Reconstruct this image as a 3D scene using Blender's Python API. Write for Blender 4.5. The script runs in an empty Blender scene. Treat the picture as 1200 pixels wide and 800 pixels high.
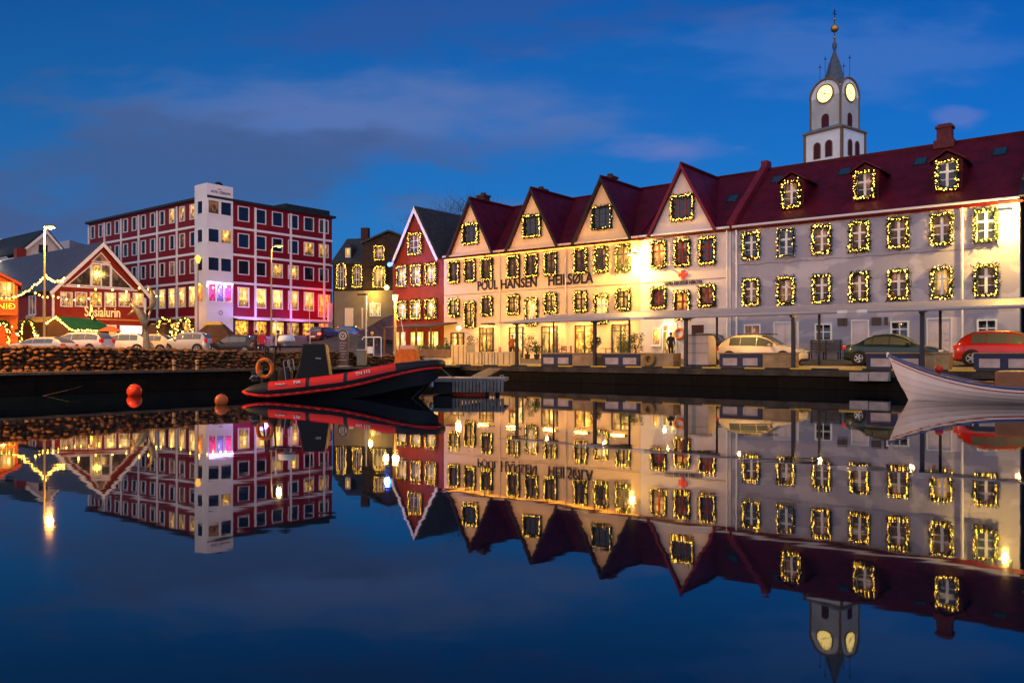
import bpy, bmesh, math, random
from mathutils import Vector, Matrix
random.seed(7)
R = math.radians
sc = bpy.context.scene
col = sc.collection

# ------------------------------------------------------------------ camera
EYE, F, YH = 1.6, 940.0, 415.0          # eye height (m), focal length and horizon row in the 1200x800 photo
cam = bpy.data.objects.new('camera', bpy.data.cameras.new('camera')); col.objects.link(cam)
cam.location = (0, 0, EYE); cam.rotation_euler = (R(90), 0, 0)
cam.data.sensor_width = 36; cam.data.lens = 36 * F / 1200
cam.data.shift_y = (YH - 400) / 1200
cam.data.clip_end = 3000
sc.camera = cam

# ------------------------------------------------------------------ sky, twilight sun, exposure
world = bpy.data.worlds.new('World'); sc.world = world; world.use_nodes = True
wt = world.node_tree; wn = wt.nodes; wl = wt.links
def wnode(t, **k):
    n = wn.new(t)
    for a, v in k.items(): setattr(n, a, v)
    return n
def wmath(op, a, b=None, c=None):
    n = wnode('ShaderNodeMath', operation=op)
    for i, v in enumerate((a, b, c)):
        if v is None: continue
        if isinstance(v, (int, float)): n.inputs[i].default_value = v
        else: wl.new(v, n.inputs[i])
    return n.outputs[0]
bg = wn['Background']
tc = wnode('ShaderNodeTexCoord'); sep = wnode('ShaderNodeSeparateXYZ'); wl.new(tc.outputs['Generated'], sep.inputs[0])
sx, sy, sz = sep.outputs
yy = wmath('MAXIMUM', wmath('ABSOLUTE', sy), 0.25)
az = wmath('DIVIDE', sx, yy); el = wmath('DIVIDE', sz, yy)
ramp = wnode('ShaderNodeValToRGB'); wl.new(wmath('MULTIPLY', el, 1.0), ramp.inputs[0])
cr = ramp.color_ramp
cr.elements[0].position = 0.0; cr.elements[0].color = (.055, .15, .38, 1)
cr.elements[1].position = 1.0; cr.elements[1].color = (.004, .02, .10, 1)
for p, c in ((.10, (.044, .135, .37, 1)), (.2, (.028, .112, .35, 1)), (.32, (.017, .088, .31, 1)), (.45, (.010, .066, .255, 1))):
    e = cr.elements.new(p); e.color = c
# brighter, purer blue towards the right-hand part of the sky
az01 = wmath('MULTIPLY_ADD', az, 0.8, 0.5)
azc = wnode('ShaderNodeClamp'); wl.new(az01, azc.inputs[0])
side = wnode('ShaderNodeMix', data_type='RGBA'); wl.new(azc.outputs[0], side.inputs[0])
side.inputs[6].default_value = (.46, .92, .84, 1); side.inputs[7].default_value = (.28, 1.10, 1.20, 1)
mulc = wnode('ShaderNodeMix', data_type='RGBA', blend_type='MULTIPLY'); mulc.inputs[0].default_value = 1
wl.new(ramp.outputs[0], mulc.inputs[6]); wl.new(side.outputs[2], mulc.inputs[7])
cur = mulc.outputs[2]
comb = wnode('ShaderNodeCombineXYZ'); wl.new(wmath('MULTIPLY', az, 1.0), comb.inputs[0]); wl.new(wmath('MULTIPLY', el, 3.2), comb.inputs[1])
nz = wnode('ShaderNodeTexNoise'); wl.new(comb.outputs[0], nz.inputs['Vector'])
nz.inputs['Scale'].default_value = 3.2; nz.inputs['Detail'].default_value = 7; nz.inputs['Roughness'].default_value = .52
nzb = wnode('ShaderNodeTexNoise'); wl.new(comb.outputs[0], nzb.inputs['Vector'])
nzb.inputs['Scale'].default_value = 9; nzb.inputs['Detail'].default_value = 6
# cloud banks: (azimuth tangent, elevation tangent, half width, half height, colour, density)
for ci, (ca, ce, ha, he, c, d) in enumerate(((-.19, .295, .36, .062, (.080, .125, .29, 1), .72), (-.22, .258, .30, .026, (.040, .075, .20, 1), .6), (-.45, .215, .42, .10, (.036, .075, .19, 1), .85),
                             (.20, .255, .085, .024, (.095, .13, .34, 1), .8), (.38, .375, .30, .05, (.060, .13, .36, 1), .40),
                             (.56, .295, .03, .014, (.10, .13, .36, 1), .5), (-.08, .42, .4, .05, (.030, .055, .19, 1), .40),
                             (-.62, .14, .25, .05, (.040, .07, .17, 1), .6), (-.05, .17, .22, .035, (.05, .11, .27, 1), .5))):
    amp = 1.7 if ci < 2 else 3.2
    dx = wmath('DIVIDE', wmath('SUBTRACT', az, ca), ha); dy = wmath('DIVIDE', wmath('SUBTRACT', el, ce), he)
    r2 = wmath('SQRT', wmath('ADD', wmath('MULTIPLY', dx, dx), wmath('MULTIPLY', dy, dy)))
    v = wmath('SUBTRACT', wmath('ADD', 1.02, wmath('MULTIPLY_ADD', nz.outputs[0], amp, -amp / 2)), r2)
    v = wmath('ADD', v, wmath('MULTIPLY_ADD', nzb.outputs[0], amp * .5, -amp * .25))
    mr = wnode('ShaderNodeMapRange', interpolation_type='SMOOTHERSTEP'); wl.new(v, mr.inputs[0])
    mr.inputs[1].default_value = -.2; mr.inputs[2].default_value = .85; mr.inputs[4].default_value = d
    mx = wnode('ShaderNodeMix', data_type='RGBA'); wl.new(mr.outputs[0], mx.inputs[0]); wl.new(cur, mx.inputs[6]); mx.inputs[7].default_value = c
    cur = mx.outputs[2]
wl.new(cur, bg.inputs[0]); bg.inputs[1].default_value = 1.04

sun = bpy.data.objects.new('twilight_sun', bpy.data.lights.new('twilight_sun', 'SUN')); col.objects.link(sun)
sun.data.energy = 1.5; sun.data.angle = R(150); sun.data.color = (1, .87, .82)
sun.rotation_euler = Vector((.30, .9, -.34)).to_track_quat('-Z', 'Y').to_euler()
sc.render.engine = 'CYCLES'
sc.view_settings.view_transform = 'Standard'; sc.view_settings.look = 'None'; sc.view_settings.gamma = 1
sc.view_settings.exposure = 0.52
cy = sc.cycles
cy.use_denoising = True; cy.max_bounces = 6; cy.diffuse_bounces = 2; cy.glossy_bounces = 3; cy.transmission_bounces = 4
cy.sample_clamp_indirect = 3; cy.caustics_reflective = False; cy.caustics_refractive = False

# ------------------------------------------------------------------ street frame: a runs along the row towards the right of the
# photo, b runs inland from the basin.  w(a, b, z) is the world point.
CU, SU = .7835, .6215
ROT = math.atan2(-SU, CU)
def w(a, b, z=0): return Vector((a * CU + b * SU, -a * SU + b * CU, z))
def ab(X, Y): return (X * CU - Y * SU, X * SU + Y * CU)
def depth_b(px, b): return b / (SU * (px - 600) / F + CU)            # distance at which the line of sight meets the plane b
def A(px, b):
    Y = depth_b(px, b); return (px - 600) / F * Y * CU - Y * SU
def depth_a(px, a): r = (px - 600) / F; return a / (r * CU - SU)
def B(px, a):
    Y = depth_a(px, a); return (px - 600) / F * Y * SU + Y * CU
def hz(py, Y): return EYE + (YH - py) / F * Y
def ZB(px, py, b): return hz(py, depth_b(px, b))
def ZA(px, py, a): return hz(py, depth_a(px, a))
def P(px, Y, z=None, py=None): return Vector(((px - 600) / F * Y, Y, z if z is not None else hz(YH if py is None else py, Y)))
def S(t): t = max(0, min(1, t)); return t * t * (3 - 2 * t)
EDGE_B, EDGE_A = 37.4, -34.6
def terr(a, b):
    z = .9 + .4 * S((b - EDGE_B) / 10.6) + .4 * S((-40 - a) / 25) + 1.9 * S((b - 41) / 12) * S((-52 - a) / 8)
    if a < -35.5:
        k = S((36.5 - b) / 3) if a > -38 else 1
        z = max(z, (.9 + .45 * k) + .35 * S((-40 - a) / 25))
    return z
def ground(X, Y): return terr(*ab(X, Y))

# ------------------------------------------------------------------ materials
MATS = {}
def mat(name, c=(.5, .5, .5), rough=.6, metal=0, noise=None, bump=None, emit=None, spec=.22, coat=0, c2=None):
    if name in MATS: return MATS[name]
    m = bpy.data.materials.new(name); m.use_nodes = True; MATS[name] = m
    nt = m.node_tree; p = nt.nodes['Principled BSDF']
    p.inputs['Base Color'].default_value = (*c, 1); p.inputs['Roughness'].default_value = rough
    p.inputs['Metallic'].default_value = metal; p.inputs['Specular IOR Level'].default_value = spec
    p.inputs['Coat Weight'].default_value = coat; p.inputs['Coat Roughness'].default_value = .08
    if noise or bump:
        t = nt.nodes.new('ShaderNodeTexCoord')
    if noise:
        sc_, amt = noise
        n = nt.nodes.new('ShaderNodeTexNoise'); n.inputs['Scale'].default_value = sc_; n.inputs['Detail'].default_value = 8; n.inputs['Roughness'].default_value = .62
        nt.links.new(t.outputs['Object'], n.inputs['Vector'])
        mr = nt.nodes.new('ShaderNodeMapRange'); mr.inputs[1].default_value = .3; mr.inputs[2].default_value = .7
        nt.links.new(n.outputs[0], mr.inputs[0])
        mx = nt.nodes.new('ShaderNodeMix'); mx.data_type = 'RGBA'; nt.links.new(mr.outputs[0], mx.inputs[0])
        lo = c2 if c2 else tuple(v * (1 - amt) for v in c); hi = tuple(min(1, v * (1 + amt * .5)) for v in c)
        mx.inputs[6].default_value = (*lo, 1); mx.inputs[7].default_value = (*hi, 1)
        nt.links.new(mx.outputs[2], p.inputs['Base Color'])
        rr = nt.nodes.new('ShaderNodeMapRange'); nt.links.new(n.outputs[0], rr.inputs[0])
        rr.inputs[3].default_value = min(1, rough * 1.25); rr.inputs[4].default_value = rough * .75
        nt.links.new(rr.outputs[0], p.inputs['Roughness'])
    if bump:
        n2 = nt.nodes.new('ShaderNodeTexNoise'); n2.inputs['Scale'].default_value = bump[0]; n2.inputs['Detail'].default_value = 6
        nt.links.new(t.outputs['Object'], n2.inputs['Vector'])
        b_ = nt.nodes.new('ShaderNodeBump'); b_.inputs['Strength'].default_value = bump[1]; b_.inputs['Distance'].default_value = .05
        nt.links.new(n2.outputs[0], b_.inputs['Height']); nt.links.new(b_.outputs[0], p.inputs['Normal'])
    if emit:
        p.inputs['Emission Color'].default_value = (*emit[0], 1); p.inputs['Emission Strength'].default_value = emit[1]
    return m
def nodes_of(m): return m.node_tree.nodes, m.node_tree.links, m.node_tree.nodes['Principled BSDF']

def plaster(name, c, patch, amt, streak=.25):
    """Painted render with faded repair patches and damp streaks."""
    m = mat(name, c, .75); n, l, p = nodes_of(m)
    t = n.new('ShaderNodeTexCoord')
    mp = n.new('ShaderNodeMapping'); mp.inputs['Scale'].default_value = (.45, .45, .8); l.new(t.outputs['Object'], mp.inputs[0])
    n1 = n.new('ShaderNodeTexNoise'); n1.inputs['Scale'].default_value = 1.0; n1.inputs['Detail'].default_value = 3; l.new(mp.outputs[0], n1.inputs['Vector'])
    m1 = n.new('ShaderNodeMapRange'); m1.interpolation_type = 'SMOOTHSTEP'; m1.inputs[1].default_value = .50; m1.inputs[2].default_value = .56; m1.inputs[4].default_value = amt
    l.new(n1.outputs[0], m1.inputs[0])
    mp2 = n.new('ShaderNodeMapping'); mp2.inputs['Scale'].default_value = (5, 5, .35); l.new(t.outputs['Object'], mp2.inputs[0])
    n2 = n.new('ShaderNodeTexNoise'); n2.inputs['Detail'].default_value = 8; n2.inputs['Scale'].default_value = 1.0; l.new(mp2.outputs[0], n2.inputs['Vector'])
    m2 = n.new('ShaderNodeMapRange'); m2.inputs[1].default_value = .45; m2.inputs[2].default_value = .75; m2.inputs[4].default_value = streak
    l.new(n2.outputs[0], m2.inputs[0])
    x1 = n.new('ShaderNodeMix'); x1.data_type = 'RGBA'; l.new(m1.outputs[0], x1.inputs[0]); x1.inputs[6].default_value = (*c, 1); x1.inputs[7].default_value = (*patch, 1)
    x2 = n.new('ShaderNodeMix'); x2.data_type = 'RGBA'; x2.blend_type = 'MULTIPLY'; l.new(m2.outputs[0], x2.inputs[0]); l.new(x1.outputs[2], x2.inputs[6]); x2.inputs[7].default_value = (.62, .58, .54, 1)
    l.new(x2.outputs[2], p.inputs['Base Color'])
    n3 = n.new('ShaderNodeTexNoise'); n3.inputs['Scale'].default_value = 9; n3.inputs['Detail'].default_value = 5; l.new(t.outputs['Object'], n3.inputs['Vector'])
    b_ = n.new('ShaderNodeBump'); b_.inputs['Strength'].default_value = .25; b_.inputs['Distance'].default_value = .03
    l.new(n3.outputs[0], b_.inputs['Height']); l.new(b_.outputs[0], p.inputs['Normal'])
    return m
def boards(name, c, period=.14, vertical=True, rough=.6, depth=.02, amt=.25):
    """Painted boarding or seamed sheet: a saw profile along x (vertical) or z."""
    m = mat(name, c, rough, noise=(1.3, amt)); n, l, p = nodes_of(m)
    t = n.new('ShaderNodeTexCoord'); wv = n.new('ShaderNodeTexWave'); wv.wave_type = 'BANDS'
    wv.bands_direction = 'X' if vertical else 'Z'; wv.wave_profile = 'SAW'
    wv.inputs['Scale'].default_value = .314 / period; wv.inputs['Distortion'].default_value = .15
    l.new(t.outputs['Object'], wv.inputs['Vector'])
    b_ = n.new('ShaderNodeBump'); b_.inputs['Strength'].default_value = .7; b_.inputs['Distance'].default_value = depth
    l.new(wv.outputs['Fac'], b_.inputs['Height']); l.new(b_.outputs[0], p.inputs['Normal'])
    return m
def masonry(name, c1, c2, mortar, bw=.5, bh=.25, rough=.8):
    m = mat(name, c1, rough); n, l, p = nodes_of(m)
    t = n.new('ShaderNodeTexCoord'); sp = n.new('ShaderNodeSeparateXYZ'); l.new(t.outputs['Object'], sp.inputs[0])
    ad = n.new('ShaderNodeMath'); ad.operation = 'ADD'; l.new(sp.outputs[0], ad.inputs[0]); l.new(sp.outputs[1], ad.inputs[1])
    cb = n.new('ShaderNodeCombineXYZ'); l.new(ad.outputs[0], cb.inputs[0]); l.new(sp.outputs[2], cb.inputs[1])
    br = n.new('ShaderNodeTexBrick'); l.new(cb.outputs[0], br.inputs['Vector']); br.inputs['Scale'].default_value = 1
    br.inputs['Brick Width'].default_value = bw; br.inputs['Row Height'].default_value = bh; br.inputs['Mortar Size'].default_value = .018
    br.inputs['Color1'].default_value = (*c1, 1); br.inputs['Color2'].default_value = (*c2, 1); br.inputs['Mortar'].default_value = (*mortar, 1)
    nn = n.new('ShaderNodeTexNoise'); nn.inputs['Scale'].default_value = 3; nn.inputs['Detail'].default_value = 8; l.new(t.outputs['Object'], nn.inputs['Vector'])
    mx = n.new('ShaderNodeMix'); mx.data_type = 'RGBA'; mx.blend_type = 'MULTIPLY'; mx.inputs[0].default_value = .7
    l.new(br.outputs[0], mx.inputs[6])
    mr = n.new('ShaderNodeMapRange'); mr.inputs[1].default_value = .25; mr.inputs[2].default_value = .7; mr.inputs[3].default_value = .35; mr.inputs[4].default_value = 1.1; l.new(nn.outputs[0], mr.inputs[0])
    l.new(mr.outputs[0], mx.inputs[7]); l.new(mx.outputs[2], p.inputs['Base Color'])
    b_ = n.new('ShaderNodeBump'); b_.inputs['Strength'].default_value = .8; b_.inputs['Distance'].default_value = .03
    hm = n.new('ShaderNodeMath'); hm.operation = 'SUBTRACT'; l.new(nn.outputs[0], hm.inputs[0]); l.new(br.outputs['Fac'], hm.inputs[1])
    l.new(hm.outputs[0], b_.inputs['Height']); l.new(b_.outputs[0], p.inputs['Normal'])
    return m
def lit_glass(name, c1, c2, strength, scale=2.2, rough=.08):
    """A lit room behind glass: curtains at the sides, a hanging lamp somewhere, furniture against the light; each window differs."""
    m = mat(name, (.02, .02, .02), rough); n, l, p = nodes_of(m)
    def mth(op, a, b=None, c=None):
        q = n.new('ShaderNodeMath'); q.operation = op
        for i, v in enumerate((a, b, c)):
            if v is None: continue
            if isinstance(v, (int, float)): q.inputs[i].default_value = v
            else: l.new(v, q.inputs[i])
        return q.outputs[0]
    t = n.new('ShaderNodeTexCoord'); oi = n.new('ShaderNodeObjectInfo'); rnd_ = oi.outputs['Random']
    sp = n.new('ShaderNodeSeparateXYZ'); l.new(t.outputs['Generated'], sp.inputs[0]); gx, _, gz_ = sp.outputs
    nn = n.new('ShaderNodeTexNoise'); nn.noise_dimensions = '4D'; nn.inputs['Scale'].default_value = scale; nn.inputs['Detail'].default_value = 3
    mp = n.new('ShaderNodeMapping'); mp.inputs['Scale'].default_value = (1.2, 1.2, .7); l.new(t.outputs['Object'], mp.inputs[0]); l.new(mp.outputs[0], nn.inputs['Vector'])
    l.new(mth('MULTIPLY', rnd_, 91), nn.inputs['W'])
    r2 = mth('FRACT', mth('MULTIPLY', rnd_, 37.7)); r3 = mth('FRACT', mth('MULTIPLY', rnd_, 113.3))
    rp = n.new('ShaderNodeValToRGB'); l.new(nn.outputs[0], rp.inputs[0])
    e = rp.color_ramp.elements; e[0].position = .36; e[0].color = (*c2, 1); e[1].position = .62; e[1].color = (*c1, 1)
    e.new(.48).color = tuple((a + b) * .42 for a, b in zip(c1, c2)) + (1,)
    # curtains: pleated and dimmer, covering a different share of each window
    edge = mth('ABSOLUTE', mth('SUBTRACT', gx, .5)); cut = mth('MULTIPLY_ADD', r2, .22, .24)
    cur_ = mth('GREATER_THAN', edge, cut); pleat = mth('MULTIPLY_ADD', mth('SINE', mth('MULTIPLY', gx, 60)), .22, .55)
    k1 = mth('ADD', mth('MULTIPLY', cur_, pleat), mth('SUBTRACT', 1, cur_))
    # furniture and sill things against the light
    n2 = n.new('ShaderNodeTexNoise'); n2.noise_dimensions = '2D'; n2.inputs['Scale'].default_value = 5.5; n2.inputs['Detail'].default_value = 2
    cb = n.new('ShaderNodeCombineXYZ'); l.new(mth('MULTIPLY_ADD', rnd_, 50, gx), cb.inputs[0]); l.new(mth('MULTIPLY', gz_, .8), cb.inputs[1]); l.new(cb.outputs[0], n2.inputs['Vector'])
    fur = mth('LESS_THAN', gz_, mth('MULTIPLY_ADD', n2.outputs[0], .9, -.18)); k2 = mth('SUBTRACT', 1, mth('MULTIPLY', fur, .68))
    # ceiling lamp
    dx = mth('SUBTRACT', gx, mth('MULTIPLY_ADD', r3, .5, .25)); dz = mth('SUBTRACT', gz_, mth('MULTIPLY_ADD', r2, .2, .62))
    d = mth('SQRT', mth('ADD', mth('MULTIPLY', dx, dx), mth('MULTIPLY', dz, dz)))
    gl = n.new('ShaderNodeMapRange'); l.new(d, gl.inputs[0]); gl.inputs[1].default_value = .05; gl.inputs[2].default_value = .16; gl.inputs[3].default_value = 2.2; gl.inputs[4].default_value = 0
    l.new(rp.outputs[0], p.inputs['Emission Color'])
    st = mth('MULTIPLY_ADD', rnd_, strength * .8, strength * .6)
    st = mth('MULTIPLY', mth('MULTIPLY', st, k1), mth('ADD', k2, gl.outputs[0]))
    l.new(st, p.inputs['Emission Strength'])
    return m

white = mat('white_paint', (.82, .81, .80), .5, noise=(2, .10))
white_rm = plaster('white_render', (.72, .70, .70), (.64, .62, .63), .4, .2)
cream = plaster('cream_render', (.86, .62, .36), (.78, .54, .31), .45, .12)
pale = plaster('pale_render', (.80, .68, .62), (.72, .61, .55), .35, .1)
greyr = plaster('grey_render', (.35, .34, .42), (.49, .47, .53), .9, .10)
black = mat('black_paint', (.012, .012, .015), .6, spec=.2)
dark_metal = mat('dark_metal', (.03, .032, .04), .4, .6)
steel = mat('galvanised_steel', (.42, .43, .45), .38, .8, noise=(6, .25))
redframe = mat('oxblood_frame', (.28, .02, .02), .45)
darkframe = mat('dark_frame', (.035, .028, .03), .5)
red_roof = boards('crimson_roof', (.085, .003, .013), .45, True, .48, .03, .5)
slate = masonry('slate_roof', (.045, .05, .06), (.07, .075, .085), (.02, .02, .025), .3, .18, .55)
glass_dark = mat('dark_glass', (.012, .016, .022), .04, spec=.8)
glass_dim = lit_glass('dim_glass', (.34, .13, .05), (.030, .014, .012), .48)
glass_lit = lit_glass('lit_glass', (1, .52, .11), (.20, .06, .01), 1.0)
glass_bright = lit_glass('bright_glass', (1, .62, .17), (.70, .26, .03), 1.45)
glass_amber = lit_glass('amber_glass', (1, .46, .05), (.26, .06, .006), 1.3, 3.5)
bulb = mat('fairy_bulb', (.1, .1, .1), .5, emit=((1, .50, .055), 14))
lampglow = mat('sodium_glow', (.1, .1, .1), .5, emit=((1, .55, .07), 9))
whiteglow = mat('white_glow', (.1, .1, .1), .5, emit=((1, .93, .72), 24))
fir = mat('fir_garland', (.016, .026, .010), .85, spec=.2)
leaf = mat('shrub_leaf', (.05, .10, .025), .6, noise=(4, .4))
bark = mat('bark', (.05, .035, .025), .85, noise=(8, .4))
asphalt = mat('asphalt', (.062, .058, .058), .55, noise=(.6, .35), bump=(30, .3))
concrete = mat('concrete', (.26, .245, .23), .75, noise=(1.5, .4), bump=(12, .3))
wood = boards('weathered_planks', (.36, .25, .13), .12, True, .65, .01, .45)
tyre_m = mat('tyre_rubber', (.015, .015, .016), .8)
rim_m = mat('alloy_rim', (.5, .5, .52), .3, .9)
taillight = mat('tail_light', (.45, .01, .01), .15, emit=((1, .02, .01), .12))
headlight = mat('head_light', (.7, .7, .7), .08, .3)
orange = mat('safety_orange', (.75, .16, .02), .5, noise=(3, .25))
buoy_m = mat('buoy_vinyl', (.72, .045, .012), .35, noise=(5, .2))

# ------------------------------------------------------------------ mesh builder
class MB:
    def __init__(self): self.v = []; self.f = []; self.m = []; self.M = None
    def add(self, vs, fs, mi=0):
        o = len(self.v)
        if self.M: vs = [self.M @ Vector(x) for x in vs]
        self.v += [tuple(x) for x in vs]; self.f += [tuple(i + o for i in f) for f in fs]; self.m += [mi] * len(fs)
        return self
    def box(self, x0, x1, y0, y1, z0, z1, mi=0):
        return self.add([(x0, y0, z0), (x1, y0, z0), (x1, y1, z0), (x0, y1, z0), (x0, y0, z1), (x1, y0, z1), (x1, y1, z1), (x0, y1, z1)],
                        [(0, 3, 2, 1), (4, 5, 6, 7), (0, 1, 5, 4), (1, 2, 6, 5), (2, 3, 7, 6), (3, 0, 4, 7)], mi)
    def cbox(self, x, y, z, sx, sy, sz, mi=0): return self.box(x - sx / 2, x + sx / 2, y - sy / 2, y + sy / 2, z, z + sz, mi)
    def prism(self, pts, y0, y1, mi=0):
        """Polygon in x-z (counter-clockwise seen from -y) pushed from y0 to y1."""
        n = len(pts)
        vs = [(x, y0, z) for x, z in pts] + [(x, y1, z) for x, z in pts]
        return self.add(vs, [tuple(range(n)), tuple(range(2 * n - 1, n - 1, -1))] + [(i, i + n, (i + 1) % n + n, (i + 1) % n) for i in range(n)], mi)
    def slab(self, p, t, mi=0):
        p = [Vector(q) for q in p]; nrm = (p[1] - p[0]).cross(p[2] - p[0]).normalized()
        vs = p + [q - nrm * t for q in p]; n = len(p)
        return self.add(vs, [tuple(range(n)), tuple(range(2 * n - 1, n - 1, -1))] + [(i, i + n, (i + 1) % n + n, (i + 1) % n) for i in range(n)], mi)
    def ring(self, c, d, r, n):
        d = Vector(d).normalized(); u = d.orthogonal().normalized(); q = d.cross(u)
        return [Vector(c) + (u * math.cos(2 * math.pi * i / n) + q * math.sin(2 * math.pi * i / n)) * r for i in range(n)]
    def tube(self, path, r, n=8, mi=0, caps=True, closed=False):
        path = [Vector(p) for p in path]; k = len(path)
        rs = r if isinstance(r, (list, tuple)) else [r] * k
        vs = []; prev = None
        for i, p in enumerate(path):
            if closed: d = path[(i + 1) % k] - path[i - 1]
            else: d = path[min(i + 1, k - 1)] - path[max(i - 1, 0)]
            if d.length < 1e-9: d = Vector((0, 0, 1))
            d.normalize()
            u = (prev - d * prev.dot(d)) if prev is not None else d.orthogonal()
            if u.length < 1e-6: u = d.orthogonal()
            u.normalize(); prev = u; q = d.cross(u)
            vs += [p + (u * math.cos(2 * math.pi * j / n) + q * math.sin(2 * math.pi * j / n)) * rs[i] for j in range(n)]
        fs = []
        for i in range(k if closed else k - 1):
            for j in range(n):
                a0 = i * n; b0 = ((i + 1) % k) * n
                fs.append((a0 + j, a0 + (j + 1) % n, b0 + (j + 1) % n, b0 + j))
        if caps and not closed: fs += [tuple(range(n - 1, -1, -1)), tuple(range((k - 1) * n, k * n))]
        return self.add(vs, fs, mi)
    def cyl(self, p0, p1, r0, r1=None, n=12, mi=0): return self.tube([p0, p1], [r0, r0 if r1 is None else r1], n, mi)
    def lathe(self, prof, c=(0, 0, 0), n=16, mi=0):
        vs = [(c[0] + r * math.cos(2 * math.pi * j / n), c[1] + r * math.sin(2 * math.pi * j / n), c[2] + z) for r, z in prof for j in range(n)]
        fs = [(i * n + j, i * n + (j + 1) % n, (i + 1) * n + (j + 1) % n, (i + 1) * n + j) for i in range(len(prof) - 1) for j in range(n)]
        fs += [tuple(range(n - 1, -1, -1)), tuple(range((len(prof) - 1) * n, len(prof) * n))]
        return self.add(vs, fs, mi)
    def ball(self, c, r, n=12, mi=0, sz=1):
        k = max(4, n // 2)
        return self.lathe([(max(1e-4, r * math.sin(math.pi * i / k)), -r * sz * math.cos(math.pi * i / k)) for i in range(k + 1)], c, n, mi)
    def octa(self, c, r, mi=0):
        x, y, z = c
        return self.add([(x + r, y, z), (x - r, y, z), (x, y + r, z), (x, y - r, z), (x, y, z + r), (x, y, z - r)],
                        [(0, 2, 4), (2, 1, 4), (1, 3, 4), (3, 0, 4), (2, 0, 5), (1, 2, 5), (3, 1, 5), (0, 3, 5)], mi)
    def build(self, name, mats, parent=None, loc=None, rot=None, smooth=False):
        me = bpy.data.meshes.new(name); me.from_pydata(self.v, [], self.f)
        if not isinstance(mats, (list, tuple)): mats = [mats]
        for m in mats: me.materials.append(m)
        if len(mats) > 1: me.polygons.foreach_set('material_index', self.m)
        if smooth: me.polygons.foreach_set('use_smooth', [True] * len(me.polygons))
        me.update()
        return link(name, me, parent, loc, rot)
def link(name, data, parent=None, loc=None, rot=None):
    o = bpy.data.objects.new(name, data); col.objects.link(o)
    if parent: o.parent = parent
    if loc is not None: o.location = loc
    if rot is not None: o.rotation_euler = rot if isinstance(rot, (tuple, list)) else (0, 0, rot)
    return o
def tag(o, label=None, cat=None, group=None, kind=None):
    if label: o['label'] = label
    if cat: o['category'] = cat
    if group: o['group'] = group
    if kind: o['kind'] = kind
    return o
def thing(name, label, cat, loc=(0, 0, 0), rot=0, group=None):
    return tag(link(name, None, None, loc, rot), label, cat, group)
def copy_tree(o, parent=None):
    c = o.copy(); col.objects.link(c)
    if parent: c.parent = parent
    for ch in list(o.children): copy_tree(ch, c)
    return c
def bevel(o, wd=.03, seg=2):
    m = o.modifiers.new('bevel', 'BEVEL'); m.width = wd; m.segments = seg; m.limit_method = 'ANGLE'; return o
def panel_lamp(parent, loc, power, color, sx_, sy_):
    d = bpy.data.lights.new('lamp_light', 'AREA'); d.energy = power; d.color = color; d.shape = 'RECTANGLE'; d.size = sx_; d.size_y = sy_
    return link('lamp_light', d, parent, loc)
def lamp(parent, loc, power, color=(1, .62, .22), r=.15, spot=None, name='lamp_light', rot=None):
    d = bpy.data.lights.new(name, 'SPOT' if spot else 'POINT'); d.energy = power; d.color = color; d.shadow_soft_size = r
    if spot: d.spot_size = R(spot); d.spot_blend = .9
    return link(name, d, parent, loc, rot)
def text(name, body, mt, parent, loc, rot, width, height=None, extrude=.02, bold=0):
    c = bpy.data.curves.new(name, 'FONT'); c.body = body; c.size = 1; c.align_x = 'CENTER'; c.extrude = extrude; c.resolution_u = 3; c.offset = bold
    t = bpy.data.objects.new(name, c); col.objects.link(t)
    bpy.context.view_layer.update()
    me = bpy.data.meshes.new_from_object(t.evaluated_get(bpy.context.evaluated_depsgraph_get()))
    bpy.data.objects.remove(t); bpy.data.curves.remove(c)
    xs = [v.co.x for v in me.vertices]; ys = [v.co.y for v in me.vertices]
    k = width / (max(xs) - min(xs)); ky = (height / (max(ys) - min(ys))) if height else k
    cx = (max(xs) + min(xs)) / 2; y0 = min(ys)
    for v in me.vertices: v.co = ((v.co.x - cx) * k, (v.co.y - y0) * ky, v.co.z)
    me.materials.clear(); me.materials.append(mt); me.name = name
    return link(name, me, parent, loc, rot)
UP = (R(90), 0, 0)                       # lettering upright, facing -y

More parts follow.
